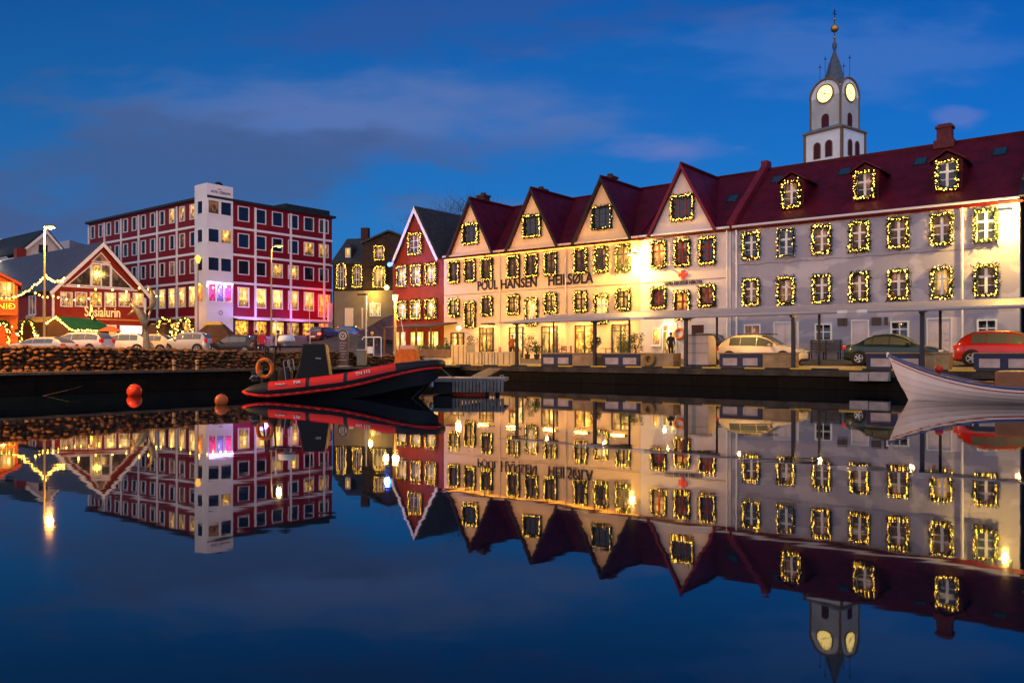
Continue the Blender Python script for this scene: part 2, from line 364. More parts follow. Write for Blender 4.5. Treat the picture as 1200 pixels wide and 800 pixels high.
WIN = {}
def window(parent, loc, wd, ht, frame=white, pane=glass_dark, style='cross', rot=0, sill=True, depth=.07):
    """window (casing and bars) > pane, sill; stands on the wall, facing local -y, origin at the bottom centre."""
    key = (round(wd, 2), round(ht, 2), frame.name, style, depth)
    if key not in WIN:
        m = MB(); c = .085; h = wd / 2; d = depth
        m.box(-h, -h + c, -d, .02, 0, ht); m.box(h - c, h, -d, .02, 0, ht)
        m.box(-h + c, h - c, -d, .02, 0, c); m.box(-h + c, h - c, -d, .02, ht - c, ht)
        y0, y1 = -d + .02, -.004
        if style == 'cross':
            zt = ht * .64
            m.box(-.068, .068, y0 - .01, y1, c, ht - c); m.box(-h + c, -.068, y0, y1, zt - .055, zt + .055); m.box(.068, h - c, y0, y1, zt - .055, zt + .055)
            for q in (-1, 1):
                xa, xb = sorted((q * .068, q * (h - c))); m.box(xa, xb, y0 + .012, y1, ht * .33, ht * .33 + .035)
        elif style == 'grid':
            for i in (1, 2): m.box(-h + wd * i / 3 - .025, -h + wd * i / 3 + .025, y0, y1, c, ht - c)
            for i in (1, 2): m.box(-h + c, h - c, y0 + .012, y1 - .001, ht * i / 3 - .02, ht * i / 3 + .02)
        elif style == 'cross4':
            m.box(-.03, .03, y0, y1, c, ht - c); m.box(-h + c, h - c, y0 + .01, y1 - .001, ht * .52 - .03, ht * .52 + .03)
        elif style == 'two':
            m.box(-.04, .04, y0, y1, c, ht - c)
        elif style == 'top':
            m.box(-h + c, h - c, y0, y1, ht * .72 - .03, ht * .72 + .03)
        g = MB().box(-h + c * .6, h - c * .6, -.018, -.006, c * .6, ht - c * .6)
        s_ = MB().box(-h - .06, h + .06, -d - .07, .02, -.07, -.003)
        a_ = m.build('window', frame); b_ = g.build('pane', pane); c_ = s_.build('sill', frame)
        WIN[key] = (a_.data, b_.data, c_.data)
        for q in (a_, b_, c_): bpy.data.objects.remove(q)
    da, db, dc = WIN[key]
    o = link('window', da, parent, loc, rot)
    p = link('pane', db, o)
    p.material_slots[0].link = 'OBJECT'; p.material_slots[0].material = pane
    if sill: link('sill', dc, o)
    return o

def garland(loc, rot, wd, ht, label, n=None, group='fairy light garlands around windows', arch=False):
    """Fir garland with fairy lights wound round a window casing; origin at the casing's bottom centre, facing local -y."""
    h = wd / 2; pts = []
    per = 2 * (wd + ht); n = n or int(per / .075)
    g = MB(); b_ = MB(); wire = []
    jb, gap, gl = .03 + random.random() * .025, random.random() * n, random.choice((0, 0, 0, 2, 4))
    for i in range(n):
        t = (i + random.random() * .5) / n * per
        if t < ht: x, z = -h, t
        elif t < ht + wd: x, z = -h + (t - ht), ht
        elif t < 2 * ht + wd: x, z = h, ht - (t - ht - wd)
        else: x, z = h - (t - 2 * ht - wd), 0
        if arch and z > ht - h:
            k = math.hypot(x, z - (ht - h)); x, z = x / max(k, .01) * h, (ht - h) + (z - (ht - h)) / max(k, .01) * h
        ox, oz = random.gauss(0, jb), random.gauss(0, jb)
        wire.append((x, -.14, z))
        if random.random() < .9 and not (gap < i < gap + gl): b_.octa((x + ox, -.17 - random.random() * .10, z + oz), random.choice((.013, .018, .024, .033)))
        for k in range(4):
            c = Vector((x + random.gauss(0, .062), -.14 + random.gauss(0, .04), z + random.gauss(0, .062)))
            d = Vector((random.gauss(0, 1), random.gauss(0, .6), random.gauss(0, 1))).normalized() * .13; e = d.orthogonal().normalized() * .03
            g.add([c - d + e, c - d - e, c + d - e * .3, c + d + e * .3], [(0, 1, 2, 3)])
    g.tube(wire, .05, 5, closed=True)
    o = g.build('window_garland', fir, None, loc, rot); tag(o, label, 'garland', group)
    b_.build('fairy_lights', bulb, o)
    return o

# ================================================================== SETTING
# water
m = mat('harbour_water', (.0015, .006, .014), .02, spec=.5); n, l, p = nodes_of(m)
p.inputs['IOR'].default_value = 1.48
t = n.new('ShaderNodeTexCoord'); mp = n.new('ShaderNodeMapping'); mp.inputs['Scale'].default_value = (.55, 1.6, 1); l.new(t.outputs['Object'], mp.inputs[0])
n1 = n.new('ShaderNodeTexNoise'); n1.inputs['Scale'].default_value = 1.1; n1.inputs['Detail'].default_value = 2.5; n1.inputs['Roughness'].default_value = .45; l.new(mp.outputs[0], n1.inputs['Vector'])
b_ = n.new('ShaderNodeBump'); b_.inputs['Strength'].default_value = .04; b_.inputs['Distance'].default_value = .03
l.new(n1.outputs[0], b_.inputs['Height']); l.new(b_.outputs[0], p.inputs['Normal'])
o = MB().add([(-400, -60, 0), (400, -60, 0), (400, 120, 0), (-400, 120, 0)], [(0, 1, 2, 3)]).build('water', m); tag(o, kind='structure')

# ground: one sheet with the basin cut out
av = [-900, -500, -300, -220, -160, -130] + [-112 + 2 * i for i in range(38)] + [-35.7, -35.5, -34.6, -30, -24, -18, -12, -6, 0, 8, 20, 40, 80, 200, 500, 900]
bv = [-500, -200, -100, -60, -30, -10, 0, 6, 12, 18, 22, 26, 29, 31, 33, 35, 36, 37.4] + [38 + 1.0 * i for i in range(22)] + [62, 66, 72, 80, 100, 140, 220, 400, 900]
g = MB(); idx = {}
for i, a in enumerate(av):
    for j, b in enumerate(bv):
        idx[i, j] = len(g.v); g.v.append(tuple(w(a, b, terr(a, b))))
for i in range(len(av) - 1):
    for j in range(len(bv) - 1):
        if av[i] >= EDGE_A - .01 and bv[j + 1] <= EDGE_B + .01: continue
        g.f.append((idx[i, j], idx[i + 1, j], idx[i + 1, j + 1], idx[i, j + 1])); g.m.append(0)
ground_o = g.build('ground', asphalt, smooth=False); tag(ground_o, kind='structure')

# quay paving strip along the right-hand edge and the road with its kerb
paving = masonry('quay_paving', (.24, .215, .19), (.20, .185, .165), (.10, .09, .08), .6, .6, .6)
pv = MB()
for i in range(40):
    a0, a1 = -34.0 + i * 1.0, -33.0 + i * 1.0
    q = [(a0, 37.5), (a1, 37.5), (a1, 41.2), (a0, 41.2)]
    pv.add([w(a, b, terr(a, b) + .006 + .03 * (0 if b < 38 else 0)) for a, b in q], [(0, 1, 2, 3)])
tag(pv.build('pavement', concrete), kind='structure')

# quay walls
def striped(name, c1, c2, period):
    m = mat(name, c1, .6); n, l, p = nodes_of(m)
    t = n.new('ShaderNodeTexCoord'); s = n.new('ShaderNodeSeparateXYZ'); l.new(t.outputs['Object'], s.inputs[0])
    q = n.new('ShaderNodeMath'); q.operation = 'PINGPONG'; l.new(s.outputs[0], q.inputs[0]); q.inputs[1].default_value = period
    k = n.new('ShaderNodeMath'); k.operation = 'GREATER_THAN'; l.new(q.outputs[0], k.inputs[0]); k.inputs[1].default_value = period * .45
    x = n.new('ShaderNodeMix'); x.data_type = 'RGBA'; l.new(k.outputs[0], x.inputs[0]); x.inputs[6].default_value = (*c1, 1); x.inputs[7].default_value = (*c2, 1)
    l.new(x.outputs[2], p.inputs['Base Color']); return m
basalt = masonry('wet_basalt', (.013, .0105, .008), (.007, .006, .005), (.004, .004, .003), 2.2, .55, .65)
kerb_m = striped('kerb_yellow_black', (.60, .40, .05), (.03, .03, .03), 1.1)
nodes_of(basalt)[2].inputs['Specular IOR Level'].default_value = .06
quay = thing('quay_wall', 'dark wet basalt quay wall below the long grey and cream house row', 'quay wall', w(-34.6, EDGE_B, 0), ROT)
MB().box(0, 60, 0, .8, -1.2, .885).build('wall', basalt, quay)
MB().box(.02, 60, -.035, .3, .60, .886).build('coping', mat('coping_stone', (.060, .050, .042), .7, noise=(1.1, .75), bump=(6, .6)), quay)
bevel(MB().box(.05, 60, -.05, .25, .89, .965).build('kerb', kerb_m, quay), .02)
lq = thing('quay_wall', 'black quay wall with a narrow stone ledge below the rubble wall', 'quay wall', w(EDGE_A, EDGE_B, 0), ROT - R(90))
# local x runs back towards the camera along -b
MB().box(-.1, 70, -.0, .8, -1.2, .80).build('wall', basalt, lq, (0, 0, 0), (0, 0, 0))
MB().box(-.1, 70, -.06, .95, .803, .91).build('ledge', mat('ledge_stone', (.11, .085, .06), .65, noise=(1.4, .5), bump=(8, .5)), lq)

# ================================================================== THE LONG ROW (facade plane b = 48)
FB, ZG = 48.0, 1.25
EAVE, RIDGE, RB = 9.55, 14.1, 5.7                      # eave and ridge height, ridge this far behind the facade
def row_root(name, label, cat, a0): return thing(name, label, cat, w(a0, FB, ZG), ROT)
def on_roof(px, py):
    """Distance behind the facade at which the line of sight meets the front slope of the row's roof."""
    lo, hi = 0., RB
    for _ in range(40):
        md = (lo + hi) / 2
        if ZB(px, py, FB + md) > EAVE + (RIDGE - EAVE) * md / RB: lo = md
        else: hi = md
    return lo
def door(parent, x, wd, ht, frame, pane, y=0, z=0, leaves=2, rot=0):
    m = MB(); h = wd / 2; c = .10
    m.box(-h, -h + c, -.08, .02, 0, ht); m.box(h - c, h, -.08, .02, 0, ht); m.box(-h + c, h - c, -.08, .02, ht - c, ht); m.box(-h + c, h - c, -.07, .02, 0, .22)
    if leaves == 2: m.box(-.07, .07, -.07, .01, .22, ht - c)
    m.box(-h + c, h - c, -.06, .01, ht * .78, ht * .78 + .06)
    o = m.build('door', frame, parent, (x, y, z), rot)
    MB().box(-h + c * .5, h - c * .5, -.03, -.008, .1, ht - c * .5).build('glass', pane, o)
    MB().cyl((.11, -.11, ht * .46), (.11, -.11, ht * .54), .02, n=6).build('handle', steel, o)
    return o
def panel_door(parent, x, wd, ht, mt, y=0, z=0, leaves=1, frame=white):
    m = MB(); h = wd / 2
    for k in range(leaves):
        x0 = -h + .07 + k * (wd - .14) / leaves; x1 = x0 + (wd - .14) / leaves
        m.box(x0 + .008, x1 - .008, -.05, .01, .02, ht - .07)
        for q in range(3):
            z0 = .12 + q * (ht - .3) / 3; m.box(x0 + .1, x1 - .1, -.062, -.045, z0, z0 + (ht - .3) / 3 - .12)
    o = m.build('door', mt, parent, (x, y, z))
    MB().box(-h, -h + .065, -.08, .02, 0, ht).box(h - .065, h, -.08, .02, 0, ht).box(-h + .065, h - .065, -.08, .02, ht - .065, ht).build('frame', frame, o)
    MB().cyl((h - .2, -.1, ht * .48), (h - .32, -.1, ht * .48), .018, n=6).build('handle', steel, o)
    return o
def wall_lamp(parent, x, z, power, color=(1, .58, .11)):
    o = MB().cyl((0, .0, .08), (0, -.95, .12), .035, n=8).cbox(0, -.95, .06, .62, .34, .14).build('wall_lamp', steel, parent, (x, 0, z))
    MB().box(-.26, .26, -1.09, -.81, .018, .055).build('lamp_glass', lampglow, o)
    lamp(o, (0, -.95, -.12), power, color, .12)
    return o

ORD = ['first', 'second', 'third', 'fourth', 'fifth', 'sixth', 'seventh', 'eighth', 'ninth']
def win_g(root, a0, ac, z0, z1, wd, frame, pane, style, label, y=0, g=True, gn=None, arch=False):
    o = window(root, (ac - a0, y, z0 - ZG), wd, z1 - z0, frame, pane, style)
    if g: garland(w(ac, FB + y - .02, z0), ROT, wd, z1 - z0, label, gn, arch=arch)
    return o
def gable_mesh(m, half, zt, y0, y1, mi=0): m.prism([(-half, EAVE - ZG), (half, EAVE - ZG), (0, zt - ZG)], y0, y1, mi)
def gutter(root, x0, x1, mt, z=EAVE):
    MB().tube([(x0, -.14, z - ZG), (x1, -.14, z - ZG)], .085, 8).box(x0, x1, -.10, .03, z - ZG - .22, z - ZG - .06).build('gutter', mt, root)
def downpipe(root, x, mt, z=EAVE):
    MB().tube([(x, -.13, z - ZG - .1), (x, -.1, z - ZG - .5), (x, -.1, .02)], .055, 8).build('downpipe', mt, root)

def gabled_house(root, a0, al, ar, centres, wallm, roofm, vergem, hg=2.42):
    L, Rr = al - a0, ar - a0
    m = MB(); m.box(L, Rr, 0, 11.4, -.6, EAVE - ZG)
    for c in centres:
        m.M = Matrix.Translation((c - a0, 0, 0)); gable_mesh(m, hg - .12, RIDGE - .18, 0.0, .28); m.M = None
    m.build('wall', wallm, root)
    r = MB(); e = EAVE - ZG; rz = RIDGE - ZG
    r.slab([(L - .1, -.22, e - .12), (Rr + .1, -.22, e - .12), (Rr + .1, RB, rz), (L - .1, RB, rz)], .16)
    r.slab([(L - .1, RB, rz), (Rr + .1, RB, rz), (Rr + .1, 11.7, e - .2), (L - .1, 11.7, e - .2)], .16)
    r.tube([(L - .1, RB, rz + .02), (Rr + .1, RB, rz + .02)], .11, 6)
    ro = r.build('roof', roofm, root)
    for c in centres:
        x = c - a0; g = MB()
        for s in (-1, 1):
            q = [(x, -.28, rz - .10), (x + s * hg, -.28, e - .02), (x + s * hg, RB, e - .02), (x, RB, rz - .10)]
            if s > 0: q = q[::-1]
            g.slab(q[::-1], .14)
        g.tube([(x, -.28, rz - .06), (x, RB, rz - .06)], .10, 6)
        g.build('gable_roof', roofm, ro)
        v = MB()
        for s in (-1, 1):
            q = [(x, -.33, rz - .06), (x + s * (hg + .06), -.33, e - .06), (x + s * (hg - .06), -.33, e - .26), (x, -.33, rz - .42)]
            if s > 0: q = q[::-1]
            v.slab(q if s < 0 else q, .05)
        v.build('bargeboard', vergem, ro)
    return ro

# ---- cream building with three gables
A1 = -36.1
ph = row_root('gabled_building', 'cream three gabled waterfront building with long black wall lettering', 'building', A1)
cents = (-42.22, -36.10, -29.98)
black_sheet = mat('black_verge', (.012, .011, .016), .5)
ro = gabled_house(ph, A1, -45.2, -27.0, cents, cream, red_roof, black_sheet)
GN = ('leftmost cream gable', 'middle cream gable', 'right cream gable')
WN = ('left', 'centre', 'right')
rnd = random.Random(3)
for gi, c in enumerate(cents):
    for k, dx in enumerate((-1.74, -.02, 1.74)):
        win_g(ph, A1, c + dx, 7.42, 9.06, 1.02, darkframe, glass_dim if gi < 2 or k < 2 else glass_lit, 'cross',
              f'fairy light garland round the {WN[k]} upper window under the {GN[gi]}')
        z0, z1 = (4.70, 6.02) if k != 1 else (3.80, 5.72)
        pane = (glass_lit, glass_bright, glass_lit)[k] if gi else (glass_lit, glass_amber, glass_dim)[k]
        win_g(ph, A1, c + dx, z0, z1, 1.0, darkframe if (k != 1 or gi == 0) else white, pane, 'cross',
              f'fairy light garland round the {WN[k]} {"tall stair" if k == 1 else "lower"} window under the {GN[gi]}')
    win_g(ph, A1, c + .02, 10.4, 11.92, 1.55, darkframe, glass_dark, 'grid', f'fairy light garland round the square attic window in the {GN[gi]}', gn=(None, None, 26)[gi])
gutter(ph, -45.2 - A1, -27.0 - A1, mat('cream_trim', (.70, .54, .40), .5))
eave_glow = mat('eave_glow', (.1, .1, .1), .5, emit=((1, .36, .03), 7))
MB().box(-45.1 - A1, -27.1 - A1, -.09, -.055, EAVE - ZG - .262, EAVE - ZG - .235).build('eave_light', eave_glow, ph)
pipe_m = mat('cream_pipe', (.72, .60, .42), .4)
for a in (-39.2, -33.05): downpipe(ph, a - A1, pipe_m)
for a0_, a1_, z in ((-45.2, -39.3, 6.42), (-39.1, -33.1, 6.45), (-33.0, -27.0, 6.45)):
    n_ = 12; MB().tube([(a0_ + (a1_ - a0_) * i / n_ - A1, -.03, z - ZG - .05 * math.sin(i * 1.7) ** 2) for i in range(n_ + 1)], .014, 5).build('cable', black, ph)
for i, (px0, px1) in enumerate(((528.6, 544), (562, 578.7), (597, 613.5), (634.8, 653.7), (674, 697), (717, 739))):
    a_l, a_r = A(px0, FB), A(px1, FB)
    door(ph, (a_l + a_r) / 2 - A1, a_r - a_l, 2.35 if i else 2.0, darkframe, (glass_bright, glass_amber, glass_bright, glass_lit, glass_amber, glass_lit)[i], z=.1)
for px in (648, 685, 728, 571, 605):       # narrow black lamps over the doors
    a = A(px, FB); MB().box(-.5, .5, -.2, -.02, 0, .07).build('door_lamp', darkframe, ph, (a - A1, 0, 2.72))
    panel_lamp(ph, (a - A1, -.5, 2.66), 80, (1, .52, .10), 1.0, .3)
ink = mat('black_lettering', (.015, .012, .015), .5)
for body, p0, p1, zz in (('POUL', 560.2, 583.6, 6.62), ('HANSEN', 587.4, 629.4, 6.62), ('HEILSØLA', 643, 695.6, 6.62)):
    a_l, a_r = A(p0, FB), A(p1, FB)
    text('lettering', body, ink, ph, ((a_l + a_r) / 2 - A1, -.05, zz - ZG), UP, a_r - a_l, .74 if 'Ø' not in body else .82, bold=.022)
a = A(576.5, FB); text('door_sign', 'TOY BAY', ink, ph, (a - A1, -.05, 3.86 - ZG), UP, .72, .17)
for px, b_off, py in ((566.5, 2.5, 229), (634, 3.5, 219), (715, 3, 206)):
    a = A(px, FB + b_off); z = RIDGE - ZG
    MB().cbox(0, 0, -1.2, .75, .75, 1.75).cbox(0, 0, .45, .9, .9, .16).cyl((0, 0, .6), (0, 0, .82), .22).build('chimney', mat('dark_brick', (.06, .028, .024), .8, noise=(5, .4)), ro, (a - A1, b_off, z))

# ---- white gabled house with dark red windows and the red cross
A2 = -23.8
rc = row_root('gabled_house', 'pale gabled house with dark red windows and a red cross on its wall', 'house', A2)
ro = gabled_house(rc, A2, -26.98, -20.52, (-23.85,), pale, red_roof, mat('crimson_verge', (.17, .012, .03), .5))
for k, dx in enumerate((-1.68, .03, 1.79)):
    win_g(rc, A2, -23.85 + dx, 7.40, 9.04, 1.0, redframe, (glass_lit, glass_dim, glass_dark)[k], 'cross', f'fairy light garland round the {WN[k]} upper red window beside the bright wall lamp' if k == 0 else f'fairy light garland round the {WN[k]} upper red window over the red cross sign')
    z0, z1 = (4.70, 5.98) if k != 1 else (3.92, 5.66)
    win_g(rc, A2, -23.85 + dx, z0, z1, 1.0, redframe, (glass_dim, glass_amber, glass_dim)[k], 'cross', f'fairy light garland round the {WN[k]} {"tall stair" if k == 1 else "lower"} red window under the red cross sign')
win_g(rc, A2, -23.82, 10.4, 11.92, 1.5, redframe, glass_dark, 'grid', 'fairy light garland round the square red attic window in the pale gable')
gutter(rc, -26.96 - A2, -20.56 - A2, white); downpipe(rc, -20.75 - A2, white)
wall_lamp(rc, A(749, FB) - A2, 8.2 - ZG, 1700)
red_sign = mat('red_cross_sign', (.75, .05, .02), .5)
a = A(800.5, FB); z = ZB(800.5, 322, FB) - ZG
MB().box(-.3, .3, -.07, .01, -.1, .1).box(-.1, .1, -.068, .01, .101, .3).box(-.1, .1, -.068, .01, -.3, -.101).build('cross_emblem', red_sign, rc, (a - A2, 0, z))
text('lettering', 'REYÐI KROSSUR FØROYA', ink, rc, (A(801, FB) - A2, -.04, ZB(801, 333.5, FB) - ZG), UP, A(823, FB) - A(779, FB), .24)
n_ = 10; MB().tube([(-3.1 + 6.1 * i / n_, -.03, 6.42 - ZG) for i in range(n_ + 1)], .014, 5).build('cable', black, rc)
a_l, a_r = A(776, FB), A(793.4, FB); door(rc, (a_l + a_r) / 2 - A2, a_r - a_l, 2.3, white, glass_bright, z=.06)
window(rc, (A(769.5, FB) - A2, 0, ZB(769.5, 405, FB) - ZG), .62, 1.2, white, glass_bright, 'plain')
lamp(rc, (A(784, FB) - A2, -.6, 2.1), 40, (1, .75, .35), .1)
MB().box(-.42, .42, -.06, .01, 0, .62).build('notice_board', mat('brown_board', (.07, .025, .015), .5), rc, (A(818, FB) - A2, 0, ZB(818, 392, FB) - ZG))
MB().box(-.9, .9, -.05, .01, 0, .75).build('shop_panel', pale, rc, (A(838, FB) - A2, 0, 1.6))
lr = MB().tube([(.32 * math.cos(2 * math.pi * i / 20), -.09, .32 * math.sin(2 * math.pi * i / 20)) for i in range(20)], .075, 8, closed=True).build('life_ring', orange, None, w(A(797, FB), FB, 2.95), ROT, smooth=True)
tag(lr, 'orange life ring hanging on the pale wall beside the lit doorway', 'life ring')

# ---- long grey house
A3 = -12.8
gh = row_root('town_house', 'long grey plastered town house with crimson roof and three dormers', 'house', A3)
L, Rr = -20.48 - A3, -5.12 - A3; e = EAVE - ZG; rz = RIDGE - ZG + .05
MB().box(L, Rr, 0, 11.4, -.6, e).build('wall', greyr, gh)
r = MB()
r.slab([(L, -.25, e - .12), (Rr + .15, -.25, e - .12), (Rr + .15, RB, rz), (L, RB, rz)], .16)
r.slab([(L, RB, rz), (Rr + .15, RB, rz), (Rr + .15, 11.7, e - .2), (L, 11.7, e - .2)], .16)
r.tube([(L, RB, rz + .02), (Rr + .1, RB, rz + .02)], .11, 6)
ro = r.build('roof', red_roof, gh)
MB().slab([(L - .22, -.3, e + .25), (L + .22, -.3, e + .25), (L + .22, RB, rz + .5), (L - .22, RB, rz + .5)], .9).box(L - .22, L + .22, RB - .3, RB + .5, rz - .6, rz + .62).build('firewall', mat('crimson_parapet', (.16, .014, .03), .5, noise=(2, .3)), ro)
MB().slab([(Rr - .05, -.2, e + .1), (Rr + .3, -.2, e + .1), (Rr + .3, RB, rz + .2), (Rr - .05, RB, rz + .2)], .4).build('end_parapet', mat('dark_verge', (.03, .02, .03), .5), ro)
gutter(gh, L + .1, Rr, mat('white_gutter', (.62, .60, .62), .45)); downpipe(gh, A(866, FB) - .12 - A3 - .0, white); downpipe(gh, A(1128, FB) - A3, white)
GP = [(-19.18), (-17.02), (-14.93), (-12.84), (-10.79), (-8.65), (-6.60)]
for i, a in enumerate(GP):
    win_g(gh, A3, a, 7.50, 9.05, .95, white, glass_dim if i in (2, 3, 4, 5) else glass_dark, 'cross', f'fairy light garland round the {ORD[i]} upper window from the left on the grey house', gn=20 if i == 1 else None)
    win_g(gh, A3, a, 4.66, 6.18, .92, white, glass_dim if i not in (5,) else glass_lit, 'cross', f'fairy light garland round the {ORD[i]} lower window from the left on the grey house')
for px0, px1, y0, y1 in ((872, 891.5, 380, 403), (955, 975, 379, 399.5), (1043.5, 1065.4, 376, 396), (1144.7, 1168.6, 374, 396)):
    mx_ = (px0 + px1) / 2; window(gh, (A(mx_, FB) - A3, 0, ZB(mx_, y1, FB) - ZG), A(px1, FB) - A(px0, FB), ZB(mx_, y0, FB) - ZB(mx_, y1, FB), white, glass_dark if px0 != 872 else glass_dim, 'cross4')
pinkdoor = boards('white_plank_door', (.72, .62, .62), .12, True, .5, .01, .15)
for px0, px1, lv in ((907, 936, 2), (997.6, 1018.6, 1), (1086, 1116, 2)):
    panel_door(gh, (A(px0, FB) + A(px1, FB)) / 2 - A3, A(px1, FB) - A(px0, FB), 2.25, pinkdoor, z=.05, leaves=lv)
MB().box(-.28, .28, -.05, .01, 0, 2.3).build('side_panel', pinkdoor, gh, (A(1121, FB) - A3, 0, .02))
for px, wd in ((985, .32), (1027, .5), (1038.5, .2), (991, .2)):
    MB().box(-wd / 2, wd / 2, -.06, .01, 0, .42).build('wall_plaque', mat('plaque', (.10, .07, .06), .4), gh, (A(px, FB) - A3, 0, 2.0))
n_ = 22; MB().tube([(L + .3 + (Rr - L - 1) * i / n_, -.03, 7.16 - ZG + .03 * math.sin(i * 2.3) - .02 * (i % 3)) for i in range(n_ + 1)], .010, 5).build('cable', mat('cable_grey', (.08, .08, .09), .6), gh)
wall_lamp(gh, A(1181, FB) - A3, 8.75 - ZG, 1700)
chs = mat('crimson_brick', (.14, .03, .035), .75, noise=(5, .35))
a = A(1107.5, FB + RB); MB().cbox(0, 0, -.8, .80, .7, 1.72).cbox(0, 0, .921, .95, .84, .13).cbox(0, 0, 1.052, .72, .62, .12).cbox(0, 0, -.3, 1.1, .95, .5).build('chimney', chs, ro, (a - A3, RB, rz))
dorm_roof = red_roof
for i, (px0, px1, y0, y1) in enumerate(((916, 940, 211, 245), (1000.4, 1027.4, 198.7, 234.8), (1095.5, 1125, 185, 225.5))):
    mx_ = (px0 + px1) / 2; bo = 1.15; a = A(mx_, FB + bo)
    zt, zb = 12.18, 10.62
    d = MB(); hw = .72
    d.prism([(-hw, zb - ZG - .2), (hw, zb - ZG - .2), (hw, zt - ZG), (0, zt - ZG + .42), (-hw, zt - ZG)], bo, bo + 3.6)
    do = d.build('dormer', red_roof, ro, (a - A3, 0, 0))
    q = MB()
    for s in (-1, 1):
        pts = [(0, bo - .18, zt - ZG + .54), (s * (hw + .16), bo - .18, zt - ZG - .02), (s * (hw + .16), bo + 3.4, zt - ZG - .02), (0, bo + 3.4, zt - ZG + .54)]
        q.slab(pts if s < 0 else pts[::-1], .08)
    q.build('dormer_roof', red_roof, ro, (a - A3, 0, 0))
    window(do, (0, bo, zb - ZG + .02), 1.0, 1.45, white, (glass_dim, glass_dim, glass_dark)[i], 'cross', sill=False)
    garland(w(a, FB + bo - .02, zb), ROT, 1.02, 1.5, f'fairy light garland round the {ORD[i]} dormer window from the left on the grey house')
sky_m = mat('skylight_glass', (.02, .06, .08), .06, spec=.9)
for px, py in ((911, 211), (990, 202), (1079, 190), (1172, 178.5)):
    d = on_roof(px, py); a = A(px, FB + d); sl = math.atan2(RIDGE - EAVE, RB)
    o = MB().box(-.36, .36, -.46, .46, 0, .10).build('skylight', dark_metal, ro, (a - A3, d, EAVE - ZG + (RIDGE - EAVE) * d / RB - .03), (sl, 0, 0))
    MB().box(-.29, .29, -.39, .39, .10, .115).build('pane', sky_m, o)
d = on_roof(859, 233); a = A(859, FB + d); o = MB().box(-.36, .36, -.46, .46, 0, .10).build('skylight', dark_metal, rc, (a - A2, d, EAVE - ZG + (RIDGE - EAVE) * d / RB - .06), (math.atan2(RIDGE - EAVE, RB), 0, 0)); MB().box(-.29, .29, -.39, .39, .10, .115).build('pane', sky_m, o)

# ---- olive house at the right edge
og = row_root('town_house', 'olive boarded house at the right edge with dark roof', 'house', 0.5)
olive = boards('olive_boards', (.24, .22, .07), .16, False, .6, .015, .2)
MB().box(-5.45, 6, .35, 11, -.6, 9.5).build('wall', olive, og)
MB().slab([(-5.5, .05, 9.4), (6.1, .05, 9.4), (6.1, 6, 14.4), (-5.5, 6, 14.4)], .2).slab([(-5.5, 6, 14.4), (6.1, 6, 14.4), (6.1, 11.5, 9.4), (-5.5, 11.5, 9.4)], .2).build('roof', mat('dark_roof', (.02, .028, .03), .55, noise=(2, .3)), og)
for i in range(4): window(og, (-3.6 + i * 2.2, .35, 6.1), 1, 1.6, white, glass_dim, 'cross')

# ---- red gabled house
A5 = -48.35
red_wall = boards('red_boards', (.24, .026, .005), .15, True, .6, .012, .2)
rh = row_root('gabled_house', 'narrow dark red gabled house with grey slate roof and lit porch', 'house', A5)
m_ = MB(); m_.box(-51.25 - A5, -45.28 - A5, 0, 12, -.8, EAVE - ZG - .1)
m_.prism([(-2.55, EAVE - ZG - .1), (2.55, EAVE - ZG - .1), (0, 13.75 - ZG)], 0, .3); m_.build('wall', red_wall, rh)
r = MB(); hg = 2.72; zt = 13.95 - ZG; e2 = EAVE - ZG - .15
for s in (-1, 1):
    q = [(0, -.25, zt), (s * hg, -.25, e2), (s * hg, 12.2, e2), (0, 12.2, zt)]
    r.slab(q if s < 0 else q[::-1], .15)
r.tube([(0, -.2, zt + .03), (0, 12.2, zt + .03)], .1, 6)
# lower slate wing roof between this house and the cream building
r.slab([(1.2, 3.2, 8.2), (6.0, 3.2, 8.2), (6.0, 7.4, 12.2), (1.2, 7.4, 12.2)], .15)
r.build('roof', slate, rh)
v = MB()
for s in (-1, 1):
    q = [(0, -.34, zt + .07), (s * (hg + .08), -.34, e2 + .02), (s * (hg - .06), -.34, e2 - .22), (0, -.34, zt - .38)]
    v.slab(q, .06)
v.build('bargeboard', white, rh)
for k, dx in enumerate((-1.62, .08, 1.80)):
    win_g(rh, A5, A5 + dx, 7.42, 9.08, 1.08, white, glass_lit, 'grid', f'fairy light garland round the {WN[k]} upper window of the red gabled house')
    win_g(rh, A5, A5 + dx, 4.62, 6.10, 1.08, white, glass_bright, 'cross', f'fairy light garland round the {WN[k]} lower window of the red gabled house')
win_g(rh, A5, A5 - .05, 10.05, 11.72, 1.45, white, glass_dim, 'grid', 'fairy light garland round the attic window of the red gabled house')
window(rh, (-2.0, 0, .55), 1.35, 1.7, white, glass_bright, 'grid')
for k, (x, wd) in enumerate(((0.1, 1.7), (2.0, 1.3))): window(rh, (x, 0, .5), wd, 1.8, mat('brown_frame', (.14, .05, .02), .5), glass_bright, 'two')
# porch roof on posts in front of the red house
pr = MB(); pr.slab([(-1.0, -3.0, 2.55), (4.6, -3.0, 2.55), (4.6, .0, 2.95), (-1.0, .0, 2.95)], .12)
po = pr.build('porch_roof', mat('brown_felt', (.10, .05, .03), .7, noise=(3, .3)), rh)
for x in (-.85, 1.0, 2.8, 4.45): MB().cbox(x, -2.85, -.1, .12, .12, 2.68).build('porch_post', mat('brown_post', (.16, .07, .03), .6), rh)
for x in (-.2, 1.8, 3.8): lamp(rh, (x, -1.6, 2.3), 36, (1, .58, .14), .15, name='porch_light')

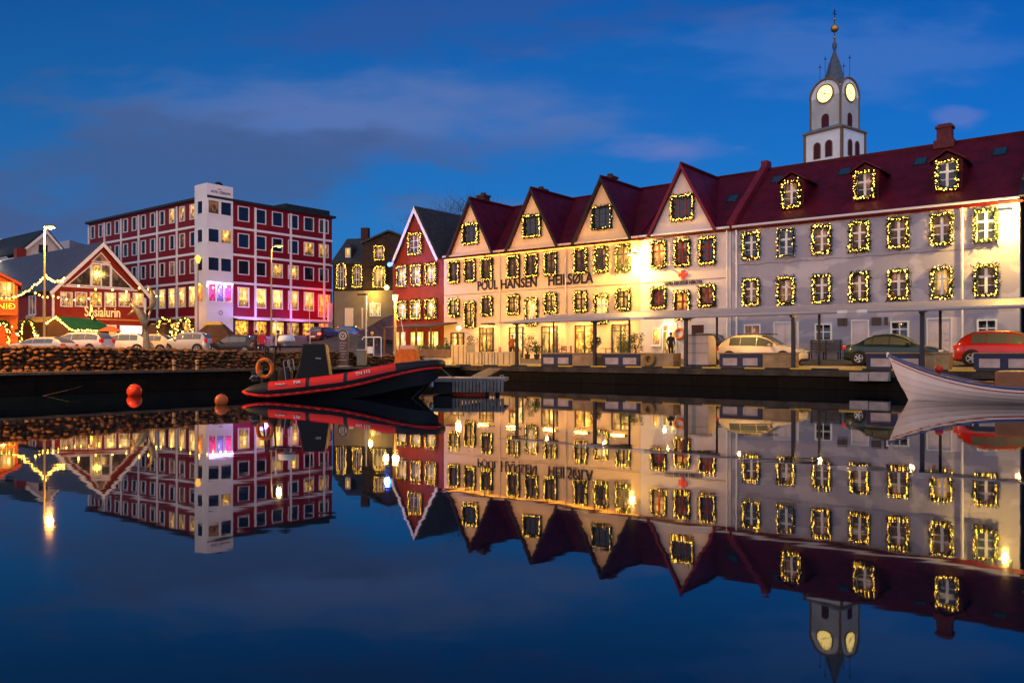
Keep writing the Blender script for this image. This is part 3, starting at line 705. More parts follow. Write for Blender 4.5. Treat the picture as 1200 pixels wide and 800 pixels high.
# ================================================================== HOTEL
HA, HB, HZ = -82.7, 49.4, 2.6
ht = thing('hotel', 'large dark red hotel block with white strips and a white corner tower', 'hotel', w(HA, HB, HZ), ROT)
hred = mat('hotel_red', (.21, .006, .014), .55, noise=(.6, .2))
T0 = 19.15 - HZ
MB().box(-29.5, 0, 0, 17.4, -2.5, T0).build('wall', hred, ht)
rf = MB(); rf.box(-29.9, .35, -.35, 17.8, T0 + .003, T0 + .28)
rf.box(-16.5, -2.6, 1.5, 10, T0 + .28, T0 + .75); rf.box(-7, -.2, 10.4, 17.2, T0 + .28, T0 + .95)
rf.build('roof', mat('dark_roof', (.02, .028, .03), .55, noise=(2, .3)), ht)
st = MB()
for z in (16.2, 13.1, 9.85, 5.85): st.box(-29.5, -2.2, -.09, .0, z - HZ - .13, z - HZ + .13)
for i in range(7): st.box(-29.5 + .0 + i * 4.54, -29.26 + i * 4.54, -.14, .0, -1, T0 - .25)
st.build('white_strips', white, ht)
st = MB()
for z in (16.2, 13.1, 9.85): st.box(0, .09, 2.9, 17.4, z - HZ - .13, z - HZ + .13)
for b in (6.0, 11.0, 16.1): st.box(0, .14, b - .12, b + .12, .5, T0 - .25)
st.build('white_strips', white, ht)
rnd = random.Random(11)
rowz = ((17.05, 1.75), (13.95, 1.7), (10.85, 1.7), (7.05, 2.35))
for ri, (z, h) in enumerate(rowz):
    for i in range(12):
        x = -28.2 + i * 2.27 + (.0)
        if x > -3.2: continue
        lit = glass_dark
        if ri == 0 and i in (9, 10, 11) or ri == 0 and i == 9: lit = glass_lit
        if ri == 3: lit = glass_bright if i > 4 else glass_lit
        elif ri in (1, 2) and rnd.random() < .12: lit = glass_dim
        window(ht, (x, 0, z - HZ), 1.12 if ri < 3 else 1.4, h, white, lit, 'plain' if ri < 3 else 'top', sill=False, depth=.12)
    for i, px in enumerate((285, 305, 324.7, 343.4, 361.6, 379)):
        b = B(px, HA) - HB
        lit = glass_dark
        if (ri, i) in ((1, 4), (1, 5), (2, 2), (2, 3)): lit = glass_lit
        if ri == 3: lit = glass_bright
        if ri == 3 and i == 5: continue
        window(ht, (0, b, z - HZ), 1.5, h, white, lit, 'plain' if ri < 3 else 'top', rot=R(90), sill=False, depth=.12)
for i, px in enumerate((283, 304.5, 325, 343, 361)):
    b = B(px, HA) - HB; window(ht, (0, b, 3.55 - HZ), 1.9, 2.0, darkframe, (glass_amber, glass_amber, glass_bright, glass_lit, glass_amber)[i], 'top', rot=R(90), sill=False)
for i in range(10): window(ht, (-27.2 + i * 2.5, 0, 3.4 - HZ), 1.7, 2.0, darkframe, glass_lit, 'top', sill=False)
# entrance canopy and red-lit entrance with white pylon
MB().slab([(0, 3, 6.0 - HZ), (1.3, 3, 5.75 - HZ), (1.3, 17.6, 5.75 - HZ), (0, 17.6, 6.0 - HZ)], .16).build('entrance_canopy', white, ht)
red_ent = lit_glass('red_neon_glass', (1, .22, .04), (.7, .02, .01), 1.6, 1.5)
b = B(379, HA) - HB; window(ht, (0, b + .1, 6.35 - HZ), 1.9, 2.9, white, red_ent, 'two', rot=R(90), sill=False)
window(ht, (0, b + .1, 3.3 - HZ), 1.9, 2.3, darkframe, red_ent, 'two', rot=R(90), sill=False)
lamp(ht, (1.6, b - 1.2, 8.2 - HZ), 200, (1, .03, .02), .5, name='red_neon')
py_ = MB().box(-.15, .15, -.95, .95, 0, 5.0).build('sign_pylon', white, ht, (.9, 17.0, 3.1 - HZ))
text('emblem', 'O', ink, py_, (.17, 0, 3.2), (R(90), 0, R(90)), .42, .45); text('lettering', 'HOTEL', ink, py_, (.17, 0, 2.7), (R(90), 0, R(90)), .8, .17)
# corner tower
tw = MB().box(-2.2, .30, -.4, 2.9, -2, 20.75 - HZ).build('corner_tower', mat('tower_white', (.76, .75, .78), .5, noise=(.5, .1)), ht)
for z in (17.35, 14.15, 10.95):
    window(tw, (-1.0, -.4, z - HZ), 1.15, 1.55, white, glass_dark, 'plain', sill=False)
    for k, (b_, lit) in enumerate(((.42, glass_dim if z > 15 else glass_dark), (1.98, glass_lit if 14 < z < 15 else glass_dark))):
        window(tw, (.30, b_, z - HZ), 1.42, 1.6, white, lit, 'plain', rot=R(90), sill=False)
neon_r = lit_glass('pink_neon_glass', (1, .05, .12), (.7, .05, .35), 1.5, 1.2); neon_b = lit_glass('violet_neon_glass', (.35, .25, 1), (.8, .2, .9), 1.8, 1.2)
amber_n = lit_glass('amber_neon_glass', (1, .35, .03), (.7, .08, .02), 1.7, 1.2)
window(tw, (-1.0, -.4, 7.5 - HZ), 1.3, 2.0, white, amber_n, 'plain', sill=False)
for k, b_ in enumerate((.25, 1.25, 2.25)): window(tw, (.30, b_, 7.5 - HZ), .96, 2.1, white, (neon_r, neon_b, neon_r)[k], 'plain', rot=R(90), sill=False)
panel_lamp(tw, (.62, 1.25, 9.8 - HZ), 150, (.60, .36, 1), .3, 3.0); lamp(tw, (2.6, 5.2, 6.4 - HZ), 300, (.45, .20, 1), .7, name='violet_neon'); lamp(tw, (2.2, 11, 6.2 - HZ), 170, (.8, .16, .85), .7, name='pink_neon')
lamp(tw, (-.9, -2.2, 6.2 - HZ), 60, (1, .42, .12), .3, name='amber_lamp')
text('lettering', 'HOTEL TÓRSHAVN', mat('sign_violet', (.16, .07, .15), .5), tw, (.32, 1.32, 19.75 - HZ), (R(90), 0, R(90)), 2.4, .36)
text('lettering', '★★★', mat('sign_violet', (.16, .07, .15), .5), tw, (.32, 1.2, 20.2 - HZ), (R(90), 0, R(90)), .55, .14)
MB().ball((-.6, 1.6, 20.75 - HZ), .55, 12).build('roof_vent', black, tw)
MB().tube([(.36, .9 + .22 * math.cos(i * .35), 6.3 - HZ + .22 * math.sin(i * .35)) for i in range(18)], .03, 6, closed=True).build('emblem', ink, tw, (0, .4, 0))

# ================================================================== BROWN STONE BUILDING behind the road
BY = 92.0
def bx(px): return (px - 600) / F * BY
def bz(py): return hz(py, BY)
brr = R(-12)
bo = P(430, BY, z=3.2); bs = thing('stone_building', 'dark brown stone building with arched lit windows and slate roof behind the road', 'building', bo, brr)
brown = masonry('brown_stone', (.065, .038, .026), (.042, .026, .019), (.03, .02, .016), .5, .25)
ochre = plaster('ochre_render', (.24, .18, .105), (.19, .14, .08), .5, .3)
lx = lambda px: (px - 430) / F * BY / math.cos(brr)
z0 = 3.2
MB().box(lx(388), lx(478), 0, 10, -1, bz(307) - z0).build('wall', brown, bs)
gb = MB(); gb.prism([(lx(427), bz(307) - z0 - .5), (lx(490), bz(307) - z0 - .5), (lx(490), bz(286) - z0), (lx(458), bz(274.5) - z0), (lx(427), bz(286) - z0)], -.35, 9); gb.build('gable_wall', brown, bs)
r = MB(); r.slab([(lx(386), -.3, bz(308) - z0), (lx(430), -.3, bz(308) - z0), (lx(430), 4.5, bz(272) - z0), (lx(386), 4.5, bz(272) - z0)], .18)
r.slab([(lx(458), -.6, bz(273) - z0), (lx(424), -.6, bz(286.5) - z0), (lx(424), 9, bz(286.5) - z0), (lx(458), 9, bz(273) - z0)], .2)
r.slab([(lx(492), -.6, bz(286.5) - z0), (lx(458), -.6, bz(273) - z0), (lx(458), 9, bz(273) - z0), (lx(492), 9, bz(286.5) - z0)], .2)
ro = r.build('roof', slate, bs)
MB().cbox(lx(410), 4.4, bz(276) - z0, .9, .7, 1.6).build('chimney', mat('dark_brick', (.06, .028, .024), .8), ro)
dm = MB().prism([(lx(400), bz(304) - z0), (lx(408.5), bz(304) - z0), (lx(408.5), bz(289) - z0), (lx(404.2), bz(283) - z0), (lx(400), bz(289) - z0)], .6, 3).build('dormer', slate, ro)
window(dm, (lx(404.2), .6, bz(300.5) - z0), .62, 1.1, white, glass_bright, 'plain', sill=False)
MB().box(lx(392), lx(428), -.5, -.02, -1, bz(341) - z0).box(lx(428), lx(480), -.62, -.36, -1, bz(341) - z0).build('ground_storey', ochre, bs)
for px, py0, py1, wd, nm in ((399.5, 337, 308, 1.0, 'leftmost arched window'), (418.8, 336, 310.5, 1.0, 'second arched window'), (447, 337, 313, 1.3, 'large arched window'), (447, 305.5, 289.5, 1.05, 'upper gable window')):
    yy_ = -.35 if px > 430 else 0
    window(bs, (lx(px), yy_, bz(py0) - z0), wd, bz(py1) - bz(py0), white, glass_lit if px > 430 else glass_dim, 'grid', sill=False)
    garland(Vector(bo) + Matrix.Rotation(brr, 3, 'Z') @ Vector((lx(px), yy_ - .02, bz(py0) - z0)), brr, wd + .1, bz(py1) - bz(py0), f'fairy light garland round the {nm} of the brown stone building', arch=py0 != 305.5)
for px0, px1 in ((405.5, 415.5), (426, 433)):
    panel_door(bs, (lx(px0) + lx(px1)) / 2, lx(px1) - lx(px0), bz(361) - bz(385) , cream, y=-.5 if px0 < 428 else -.62, z=bz(385) - z0)
for px in (439.5, 446): window(bs, (lx(px), -.62, bz(371) - z0), .7, 1.5, white, glass_bright, 'cross4', sill=False)
lamp(bs, (lx(441), -1.6, bz(345) - z0), 260, (1, .68, .12), .2); MB().ball((lx(441), -.95, bz(356) - z0), .16, 8).build('wall_lantern', lampglow, bs)

# sloping ramp wall in front of it
rmp = MB(); Yr = 78
pts = [P(421, Yr, py=396), P(466, Yr - 4, py=398), P(466, Yr - 4, py=367), P(450, Yr - 3, py=372), P(421, Yr, py=389)]
rmp.slab([p for p in pts], 1.2)
tag(rmp.build('ramp_wall', mat('ramp_concrete', (.07, .055, .075), .8, noise=(1.2, .4))), 'sloping concrete ramp wall beside the red gabled house', 'wall')

# ================================================================== RED SHOP WITH GLAZED GABLE (gable faces +a)
SA, SBc = -80.2, 36.45                                 # gable plane, ridge line
sh = thing('shop_house', 'low red gabled building with glazed gable and pale shop lettering', 'shop', w(SA, SBc, 1.9), ROT + R(90))
# local x = +b (to the right in the photo), local y = -a (away from the gable)
Z0 = 1.9; HWd = 4.45; ev = 7.65 - Z0; ap = 12.3 - Z0
shop_red = boards('shop_red_boards', (.26, .022, .008), .15, True, .6, .012, .15)
m_ = MB(); m_.box(-HWd, HWd, 0, 24, -1, ev); m_.prism([(-HWd, ev), (HWd, ev), (0, ap - .1)], 0, .3); m_.build('wall', shop_red, sh)
r = MB(); sl_roof = boards('grey_sheet_roof', (.07, .085, .12), .5, False, .5, .02, .2)
for s in (-1, 1):
    q = [(0, -.5, ap + .1), (s * (HWd + .35), -.5, ev - .28), (s * (HWd + .35), 24.3, ev - .28), (0, 24.3, ap + .1)]
    r.slab(q if s < 0 else q[::-1], .18)
ro = r.build('roof', sl_roof, sh)
v = MB()
for s in (-1, 1):
    q = [(0, -.58, ap + .18), (s * (HWd + .42), -.58, ev - .28), (s * (HWd + .32), -.58, ev - .62), (0, -.58, ap - .25)]
    v.slab(q, .07)
v.build('bargeboard', white, ro)
MB().box(-HWd - .02, -HWd + .18, -.06, .02, -.5, ev - .3).box(HWd - .18, HWd + .02, -.06, .02, -.5, ev - .3).box(-3.55, 3.6, -.07, .02, ev + .32, ev + .46).build('corner_trim', white, sh)
for i, px in enumerate((77.6, 94.8, 112, 129, 145.4, 161.8)):
    x = B(px, SA) - SBc; zb = ZA(359.5, 0, 1) if False else 0
    Y = depth_a(px, SA); window(sh, (x, 0, hz(359.5, Y) - Z0), 1.12, 1.42, white, (glass_lit, glass_lit, glass_amber, glass_bright, glass_bright, glass_bright)[i], 'cross4', sill=False)
# glazed gable: trapezoid frame with two tall middle lights
m_ = MB()
def tri_frame(m, pts, y0, y1, t):
    n_ = len(pts)
    for i in range(n_):
        a_, b2 = Vector((pts[i][0], 0, pts[i][1])), Vector((pts[(i + 1) % n_][0], 0, pts[(i + 1) % n_][1]))
        d = (b2 - a_).normalized(); nn = Vector((-d.z, 0, d.x)) * t
        m.prism([(a_.x, a_.z), (b2.x, b2.z), (b2.x + nn.x, b2.z + nn.z), (a_.x + nn.x, a_.z + nn.z)], y0 - .002 * i, y1)
zl, zt_ = ev + .5, ap - .75
x_out = lambda z: (ap - z) / (ap - ev) * HWd - .75
for s, pts in ((-1, [(-.95 - .0, zl), (-.95, ap - 2.0), (-x_out(zl), zl)]), (1, [(.95, zl), (x_out(zl), zl), (.95, ap - 2.0)])):
    tri_frame(m_, pts, -.09, 0, .10)
m_.box(-.95, -.83, -.1, 0, zl, ap - 1.85); m_.box(.83, .95, -.1, 0, zl, ap - 1.85); m_.box(-.06, .06, -.1, 0, zl, ap - 1.85); m_.box(-.83, .83, -.095, 0, ap - 1.97, ap - 1.80); m_.box(-.83, .83, -.09, 0, zl, zl + .1); m_.box(-.83, .83, -.085, 0, zl + 1.15, zl + 1.22)
tri_frame(m_, [(-.9, ap - 1.72), (.9, ap - 1.72), (0, ap - .72)], -.09, 0, .08)
gf = m_.build('gable_window', white, sh)
MB().prism([(-x_out(zl), zl), (x_out(zl), zl), (.95, ap - 2.0), (0, ap - .9), (-.95, ap - 2.0)], -.03, -.004).build('pane', glass_dim, gf)
MB().prism([(-.8, zl + .1), (-.1, zl + .1), (-.1, zl + 2.1), (-.8, zl + 2.1)], -.045, -.035).build('pane', glass_lit, gf)
star = MB(); pts = []
for i in range(16):
    rr = .42 if i % 2 == 0 else .15; pts.append((rr * math.sin(i * math.pi / 8), rr * math.cos(i * math.pi / 8)))
star.prism([(x, z) for x, z in pts[::-1]], -.05, .05); so = star.build('star_lamp', mat('star_glow', (.8, .5, .1), .5, emit=((1, .72, .10), 5)), None, w(SA, SBc, 0), ROT + R(90))
so.location = Vector(w(SA, SBc, 0)) + Matrix.Rotation(ROT + R(90), 3, 'Z') @ Vector((-.45, -.2, 0)) + Vector((0, 0, ev + Z0 + 1.75)); tag(so, 'glowing yellow star hanging in the glazed gable of the red shop', 'star lamp')
text('lettering', 'Sosialurin', mat('sign_cream', (.85, .66, .32), .5, emit=((1, .62, .2), .35)), sh, (B(120, SA) - SBc, -.06, 5.25 - Z0), UP, B(141, SA) - B(99.5, SA), .98, bold=.012)
MB().box(-HWd + .3, HWd - .1, -.12, .02, 4.95 - Z0, 5.08 - Z0).build('sign_rail', mat('sign_rail', (.6, .25, .05), .5), sh)
for x0, x1, gl in ((-3.9, -1.2, glass_lit), (-.6, 1.5, glass_bright), (1.8, 4.1, mat('shop_white_glow', (.3, .3, .3), .4, emit=((1, .86, .72), 2.6)))):
    window(sh, ((x0 + x1) / 2, 0, .3), x1 - x0, 2.3, white, gl, 'two', sill=False)
# left long side: window, downpipe, script sign
for y, wd in ((3.2, 1.6),): window(sh, (-HWd, y + 1.2, 3.5), wd, 1.9, white, glass_dim, 'two', rot=R(-90), sill=False)
MB().cyl((-HWd - .08, 1.7, -.5), (-HWd - .08, 1.7, ev - .2), .06).build('downpipe', white, sh)
text('script_sign', 'gor', mat('script_silver', (.6, .6, .62), .4), sh, (-HWd - .1, 4.7, 2.55), (R(90), R(-0), R(-90)), 2.3, .95)
for px in (80, 100, 120, 150): lamp(sh, (B(px, SA) - SBc, -2.2, 2.6), 40, (1, .50, .14), .2, name='stall_light')
MB().slab([(-3.2, 4.5, ev + .98), (-3.2, 5.5, ev + .98), (-2.5, 5.5, ev + 1.75), (-2.5, 4.5, ev + 1.75)], .1).build('skylight', sky_m, ro)

# orange cabin at the left edge
oc0 = P(-14, 62, z=1.7); oc = thing('market_cabin', 'bright orange boarded cabin at the left edge with yellow lettering', 'cabin', oc0, R(31))
ob = boards('orange_boards', (.44, .085, .010), .13, True, .55, .012, .15)
zt1 = hz(345, 62) - 1.7
MB().box(-3, 1.95, 0, 6, -.3, zt1).build('wall', ob, oc)
r = MB(); r.slab([(-.6, -.35, hz(307, 62) - 1.7), (2.25, -.35, hz(331, 62) - 1.7), (2.25, 6.2, hz(331, 62) - 1.7), (-.6, 6.2, hz(307, 62) - 1.7)], .2)
r.slab([(-.6, 6.2, hz(307, 62) - 1.7), (-3.4, 6.2, hz(331, 62) - 1.7), (-3.4, -.35, hz(331, 62) - 1.7), (-.6, -.35, hz(307, 62) - 1.7)], .2)
r.build('roof', mat('orange_roof', (.35, .05, .012), .6, noise=(3, .25)), oc)
MB().prism([(-3, zt1), (1.95, zt1), (1.95, hz(333, 62) - 1.7), (-.6, hz(310, 62) - 1.7), (-3, hz(333, 62) - 1.7)], 0, .3).build('gable_wall', ob, oc)
window(oc, (1.22, 0, hz(352, 62) - 1.7), 1.05, 1.5, mat('yellow_frame', (.7, .42, .06), .5), glass_bright, 'cross4', sill=False)
text('lettering', 'LONIÐ', mat('sign_yellow', (.85, .6, .05), .5, emit=((1, .6, .05), .8)), oc, (.75, -.06, hz(361.5, 62) - 1.7), UP, 2.1, .46)
lamp(oc, (1.0, -2, 3.4), 60, (1, .45, .08), .2)
MB().box(-3, 1.95, -.9, -.02, hz(369, 62) - 1.7, hz(367, 62) - 1.7).build('awning', ob, oc)

# white house and grey roofs behind the shop
WY = 96; apx = P(53, WY, z=2.5); wh = thing('house', 'white gabled house with dark roof rising behind the red shop', 'house', apx, ROT + R(90))
# local x = +b, local y = -a (the ridge runs away to the left)
hzz = lambda py: hz(py, WY) - 2.5
wb = mat('cream_boards', (.62, .56, .52), .6, noise=(2, .15)); dr = mat('dark_roof', (.02, .028, .03), .55)
MB().prism([(-2.75, 0), (2.35, 0), (2.35, hzz(299)), (0, hzz(272)), (-2.75, hzz(300))], 0, .3).box(-2.75, 2.35, .3, 16, 0, hzz(303)).build('wall', wb, wh)
r = MB()
r.slab([(0, -.4, hzz(270.6)), (-3.1, -.4, hzz(301)), (-3.1, 16, hzz(301)), (0, 16, hzz(270.6))], .22)
r.slab([(2.7, -.4, hzz(301)), (0, -.4, hzz(270.6)), (0, 16, hzz(270.6)), (2.7, 16, hzz(301))], .22)
r.build('roof', dr, wh)
v = MB()
for x1 in (-3.1, 2.7): v.slab([(0, -.46, hzz(270)), (x1, -.46, hzz(300.5)), (x1, -.46, hzz(304)), (0, -.46, hzz(274.5))], .06)
v.build('bargeboard', white, wh)
window(wh, (-.25, 0, hzz(297)), .98, 1.0, darkframe, glass_dark, 'cross4', sill=False)
MB().box(-3.4, -2.4, -.9, -.02, hzz(311), hzz(294.5)).build('red_bay', mat('dark_red_box', (.2, .02, .015), .6), wh)
fl = MB().ball((-3.3, 7.5, hzz(297)), .22, 8).build('flood_lamp', whiteglow, wh); lamp(wh, (-3.9, 7.2, hzz(298)), 160, (1, .85, .6), .2)
bh = thing('house', 'pale grey wall of a house between white gable and hotel', 'house', P(72, 112, z=3), R(4))
q = lambda px: (px - 72) / F * 112; qz = lambda py: hz(py, 112) - 3
MB().prism([(q(55), 0), (q(81), 0), (q(81), qz(281)), (q(55), qz(287))], 0, 7).build('wall', mat('pale_grey', (.42, .42, .46), .6), bh)
MB().box(q(77), q(112), 1, 9, 0, qz(291)).build('side_wall', cream, bh)
MB().slab([(q(76), .6, qz(291)), (q(112), .6, qz(290)), (q(112), 8, qz(287.5)), (q(80), 8, qz(287))], .3).build('roof', mat('dark_roof', (.02, .028, .03), .55), bh)
fh = thing('house', 'pale flat roofed house at the far left edge behind dark roof', 'house', P(5, 120, z=3), 0)
MB().box(-9, 1.1, 0, 8, 0, hz(282, 120) - 3).build('wall', mat('pale_grey', (.42, .42, .46), .6), fh)
MB().box(-9.2, 1.3, -.2, 8.2, hz(282, 120) - 3 + .003, hz(280, 120) - 3).build('roof', white, fh)

# ================================================================== CHURCH TOWER
CYc = 100.0; th = R(53.8)
cx_ = P(986.5, CYc, z=0)
# local x runs along the right-hand face, local -y faces the left-hand face ... corner at the origin
ct = thing('church_tower', 'white church clock tower with slate spire and glowing clock faces', 'church tower', (cx_.x, cx_.y, 3), 0)
def cz(py): return hz(py, CYc) - 3
cw = mat('church_white', (.90, .89, .90), .6, noise=(.8, .12)); trim = mat('ochre_trim', (.20, .12, .06), .6)
ROTT = math.atan2(math.cos(th), math.sin(th))           # right face direction (sin, cos)
# frame: e1 = right face direction, e2 = left face direction (away-left); corner is nearest
ctr = MB()
def frame(m):
    e1 = Vector((math.sin(th), math.cos(th), 0)); e2 = Vector((-math.cos(th), math.sin(th), 0))
    return Matrix(((e1.x, e2.x, 0, 0), (e1.y, e2.y, 0, 0), (0, 0, 1, 0), (0, 0, 0, 1)))
CF = frame(None)
ct.rotation_euler = (0, 0, ROTT)                        # e1 = local x, e2 = local y
Ld, Lu = 5.2, 4.2; off = (Ld - Lu) / 2
zb_, zt0, zu = cz(195), cz(149), cz(146)
MB().box(0, Ld, 0, Ld, -3, zt0).build('lower_stage', cw, ct)
m_ = MB()
for x, y in ((0, 0), (Ld, 0), (0, Ld)): m_.cbox(x, y, cz(200), .3, .3, zt0 - cz(200))
m_.box(-.25, Ld + .25, -.25, Ld + .25, zt0 + .003, zt0 + .2); m_.build('trim', trim, ct)
zs = cz(142.6); sk = MB(); c0 = -.25; c1 = Ld + .25
sk.add([(c0, c0, zt0 + .203), (c1, c0, zt0 + .203), (c1, c1, zt0 + .203), (c0, c1, zt0 + .203), (off, off, zs), (Ld - off, off, zs), (Ld - off, Ld - off, zs), (off, Ld - off, zs)],
       [(0, 1, 5, 4), (1, 2, 6, 5), (2, 3, 7, 6), (3, 0, 4, 7), (4, 5, 6, 7)]); sk.build('skirt_roof', mat('lead_blue', (.16, .20, .26), .5, noise=(1.5, .25)), ct)
# upper stage: two crossing barrel-topped walls
zc = cz(103); Ru = Lu / 2; zsp = zc - .35
def arch_poly(rw, zb0, zspr, n_=14): return [(-rw, zb0), (rw, zb0)] + [(rw * math.cos(math.pi * i / n_), zspr + rw * 1.06 * math.sin(math.pi * i / n_)) for i in range(n_ + 1)]
up_ = MB(); mid = Ld / 2
up_.M = Matrix.Translation((mid, mid, 0)); up_.prism(arch_poly(Ru, zs - .3, zsp), -Ru, Ru)
up_.M = Matrix.Translation((mid, mid, 0)) @ Matrix.Rotation(R(90), 4, 'Z'); up_.prism(arch_poly(Ru, zs - .3, zsp), -Ru, Ru)
up_.build('belfry', cw, ct)
# roof shells over the barrels, trims, openings and clock faces
tr = MB(); sh_ = MB()
for k in range(4):
    M_ = Matrix.Translation((mid, mid, 0)) @ Matrix.Rotation(R(90) * k, 4, 'Z')
    tr.M = M_; sh_.M = M_
    pth = [(Ru * math.cos(math.pi * i / 16), -Ru - .06, zsp + Ru * 1.06 * math.sin(math.pi * i / 16)) for i in range(17)]
    tr.tube([(p[0] * 1.02, p[1], p[2]) for p in pth], .14, 6); tr.tube([(-Ru, -Ru, zs), (-Ru, -Ru, zsp)], .14, 6)
    o = [(p[0] * 1.03, y, zsp + (p[2] - zsp) * 1.03 + .02) for y in (-Ru - .1, 0) for p in pth]
    sh_.add(o, [(i, i + 1, i + 18, i + 17) for i in range(3, 13)])
tr.build('arch_trim', trim, ct)
lead = mat('slate_blue', (.09, .115, .15), .5, noise=(2, .3))
sh_.build('barrel_roof', lead, ct)
def cz2(py): return hz(py, CYc + 3.7) - 3           # heights on the tower's axis
sp_ = MB().lathe([(1.75, zsp + Ru * .75), (1.25, zsp + Ru * 1.25), (.72, cz2(75)), (.34, cz2(66)), (.16, cz2(60)), (.30, cz2(56)), (.30, cz2(52)), (.10, cz2(49)), (.07, cz2(44))], (mid, mid, 0), 8)
so_ = sp_.build('spire', lead, ct)
gold = mat('gilded', (.60, .32, .08), .3, .85)
g_ = MB().ball((mid, mid, cz2(34)), .5, 14).ball((mid, mid, cz2(44.5)), .2, 8).ball((mid, mid, cz2(23)), .17, 8).build('gold_ball', gold, so_, smooth=True)
MB().cyl((mid, mid, cz2(46)), (mid, mid, cz2(11)), .05, n=6).cbox(mid, mid, cz2(17), .7, .08, .09).cbox(mid, mid, cz2(14), .4, .08, .08).build('weather_vane', dark_metal, so_)
m_ = MB()
for dx, dy in ((-1, -1), (1, -1), (-1, 1), (1, 1)):
    x, y = mid + dx * Ru * .62, mid + dy * Ru * .62; x, y = mid + (dx + dy) * Ru * .5, mid + (dy - dx) * Ru * .5
    m_.cyl((x, y, cz2(101)), (x, y, cz2(70)), .03, n=6); 
    m_.cbox(x, y, cz2(74), .42, .05, .05).cbox(x, y, cz2(74), .05, .42, .05)
m_.build('finials', dark_metal, so_)
clock_m = mat('clock_glow', (.8, .7, .4), .5, emit=((1, .68, .18), 2.0))
hand_m = mat('clock_hand', (.25, .12, .02), .5)
for k in (0, 3):                                          # right face (-y) is k=0; left face (-x) is k=3
    e = link('clock', None)
    bpy.data.objects.remove(e)
    M_ = Matrix.Translation((mid, mid, 0)) @ Matrix.Rotation(R(90) * k, 4, 'Z')
    f = MB(); f.cyl((0, -Ru - .10, zc), (0, -Ru + .02, zc), 1.12, n=32)
    loc = M_ @ Vector((0, 0, 0))
    co = f.build('clock_face', clock_m, ct, loc, R(90) * k)
    MB().tube([(1.15 * math.cos(i * math.pi / 16), -Ru - .1, zc + 1.15 * math.sin(i * math.pi / 16)) for i in range(32)], .10, 6, closed=True).build('clock_rim', mat('clock_rim', (.25, .16, .06), .5), co)
    hm = MB()
    for ang, ln, wd in ((R(300), .6, .07), (R(110), .9, .05)):
        d = Vector((math.sin(ang), 0, math.cos(ang))); n_ = Vector((d.z, 0, -d.x)) * wd
        p0 = Vector((0, -Ru - .15, zc)); hm.slab([p0 - n_ - d * .15, p0 + n_ - d * .15, p0 + n_ * .5 + d * ln, p0 - n_ * .5 + d * ln], .03)
    for i in range(12):
        d = Vector((math.sin(i * math.pi / 6), 0, math.cos(i * math.pi / 6))); n_ = Vector((d.z, 0, -d.x)) * .035; p0 = Vector((0, -Ru - .12, zc))
        hm.slab([p0 - n_ + d * .84, p0 + n_ + d * .84, p0 + n_ + d * 1.0, p0 - n_ + d * 1.0], .02)
    hm.build('clock_hands', hand_m, co)
    lv = mat('louvre_maroon', (.075, .012, .018), .6); zo = cz(145.5)
    MB().prism([(x, z) for x, z in arch_poly(.52, zo, zo + 1.45)], -Ru - .03, -Ru + .05).build('belfry_opening', lv, ct, loc, R(90) * k)
    for dx in (-.82, .82):
        q_ = MB().prism([(x + dx, z) for x, z in arch_poly(.44, cz(180), cz(180) + 1.55)], -Ld / 2 - .03, -Ld / 2 + .05).build('arched_window', lv, ct, loc, R(90) * k)
        t_ = MB(); t_.tube([(x + dx, -Ld / 2 - .03, z) for x, z in arch_poly(.46, cz(180), cz(180) + 1.55)], .07, 5, closed=True); t_.build('surround', trim, q_, None, None)

# bare tree behind the cream building
tr0 = P(572, 84, z=3.0); bt = thing('bare_tree', 'bare winter tree crown showing behind the slate and crimson roofs', 'tree', tr0)
rt = random.Random(5); tk = MB(); tb = MB()
def branch(p, d, ln, r_, lvl):
    q = p + d * ln; mdp = p + d * ln * .5 + Vector((rt.gauss(0, .05), rt.gauss(0, .05), 0)) * ln
    (tk if lvl < 2 else tb).tube([p, mdp, q], [r_, r_ * .85, r_ * .62], 6 if lvl < 2 else 3, caps=False)
    if lvl >= 6: return
    for k in range(4 if lvl == 0 else 3):
        nd = (d + Vector((rt.gauss(0, .62), rt.gauss(0, .45), rt.gauss(.10, .28)))).normalized()
        branch(q if k else p + d * ln * .7, nd, ln * (.66 + rt.random() * .22), r_ * .6, lvl + 1)
for dx in (-4.2, -1.4, 1.6, 4.4):
    branch(Vector((dx, 0, 0)), Vector((dx * .02, 0, 1)), 4.4 - abs(dx) * .1, .2, 0)
tk.build('trunk', bark, bt); tb.build('crown', mat('twig', (.03, .024, .028), .9), bt)

# ================================================================== QUAY CANOPY AND THE THINGS UNDER IT
CA0, CA1 = A(586, 37.8), 8.0
cn = thing('quay_canopy', 'long flat walkway canopy on dark poles along the quay edge', 'canopy', w(CA0, 37.8, terr(CA0, 38)), ROT)
cz0 = terr(CA0, 38); Lc = CA1 - CA0
can_m = mat('canopy_grey', (.40, .39, .43), .45, noise=(.7, .15)); under_m = boards('canopy_soffit', (.48, .44, .45), .2, True, .55, .01, .1)
MB().slab([(0, .12, 3.54 - cz0), (Lc, .12, 3.54 - cz0), (Lc, 4.7, 4.14 - cz0), (1.2, 4.7, 4.14 - cz0)], .07).build('roof', boards('canopy_roof', (.33, .30, .34), .5, True, .5, .01, .15), cn)
f_ = MB()
f_.tube([(-.5, .3, 3.55 - cz0), (.3, .10, 3.53 - cz0), (1.6, .04, 3.52 - cz0), (Lc, .04, 3.52 - cz0)], [.02, .05, .075, .075], 10)
f_.box(0, Lc, 4.70, 4.80, 4.05 - cz0, 4.16 - cz0); f_.build('fascia', can_m, cn)
pole_m = mat('canopy_pole', (.035, .038, .055), .45, .3)
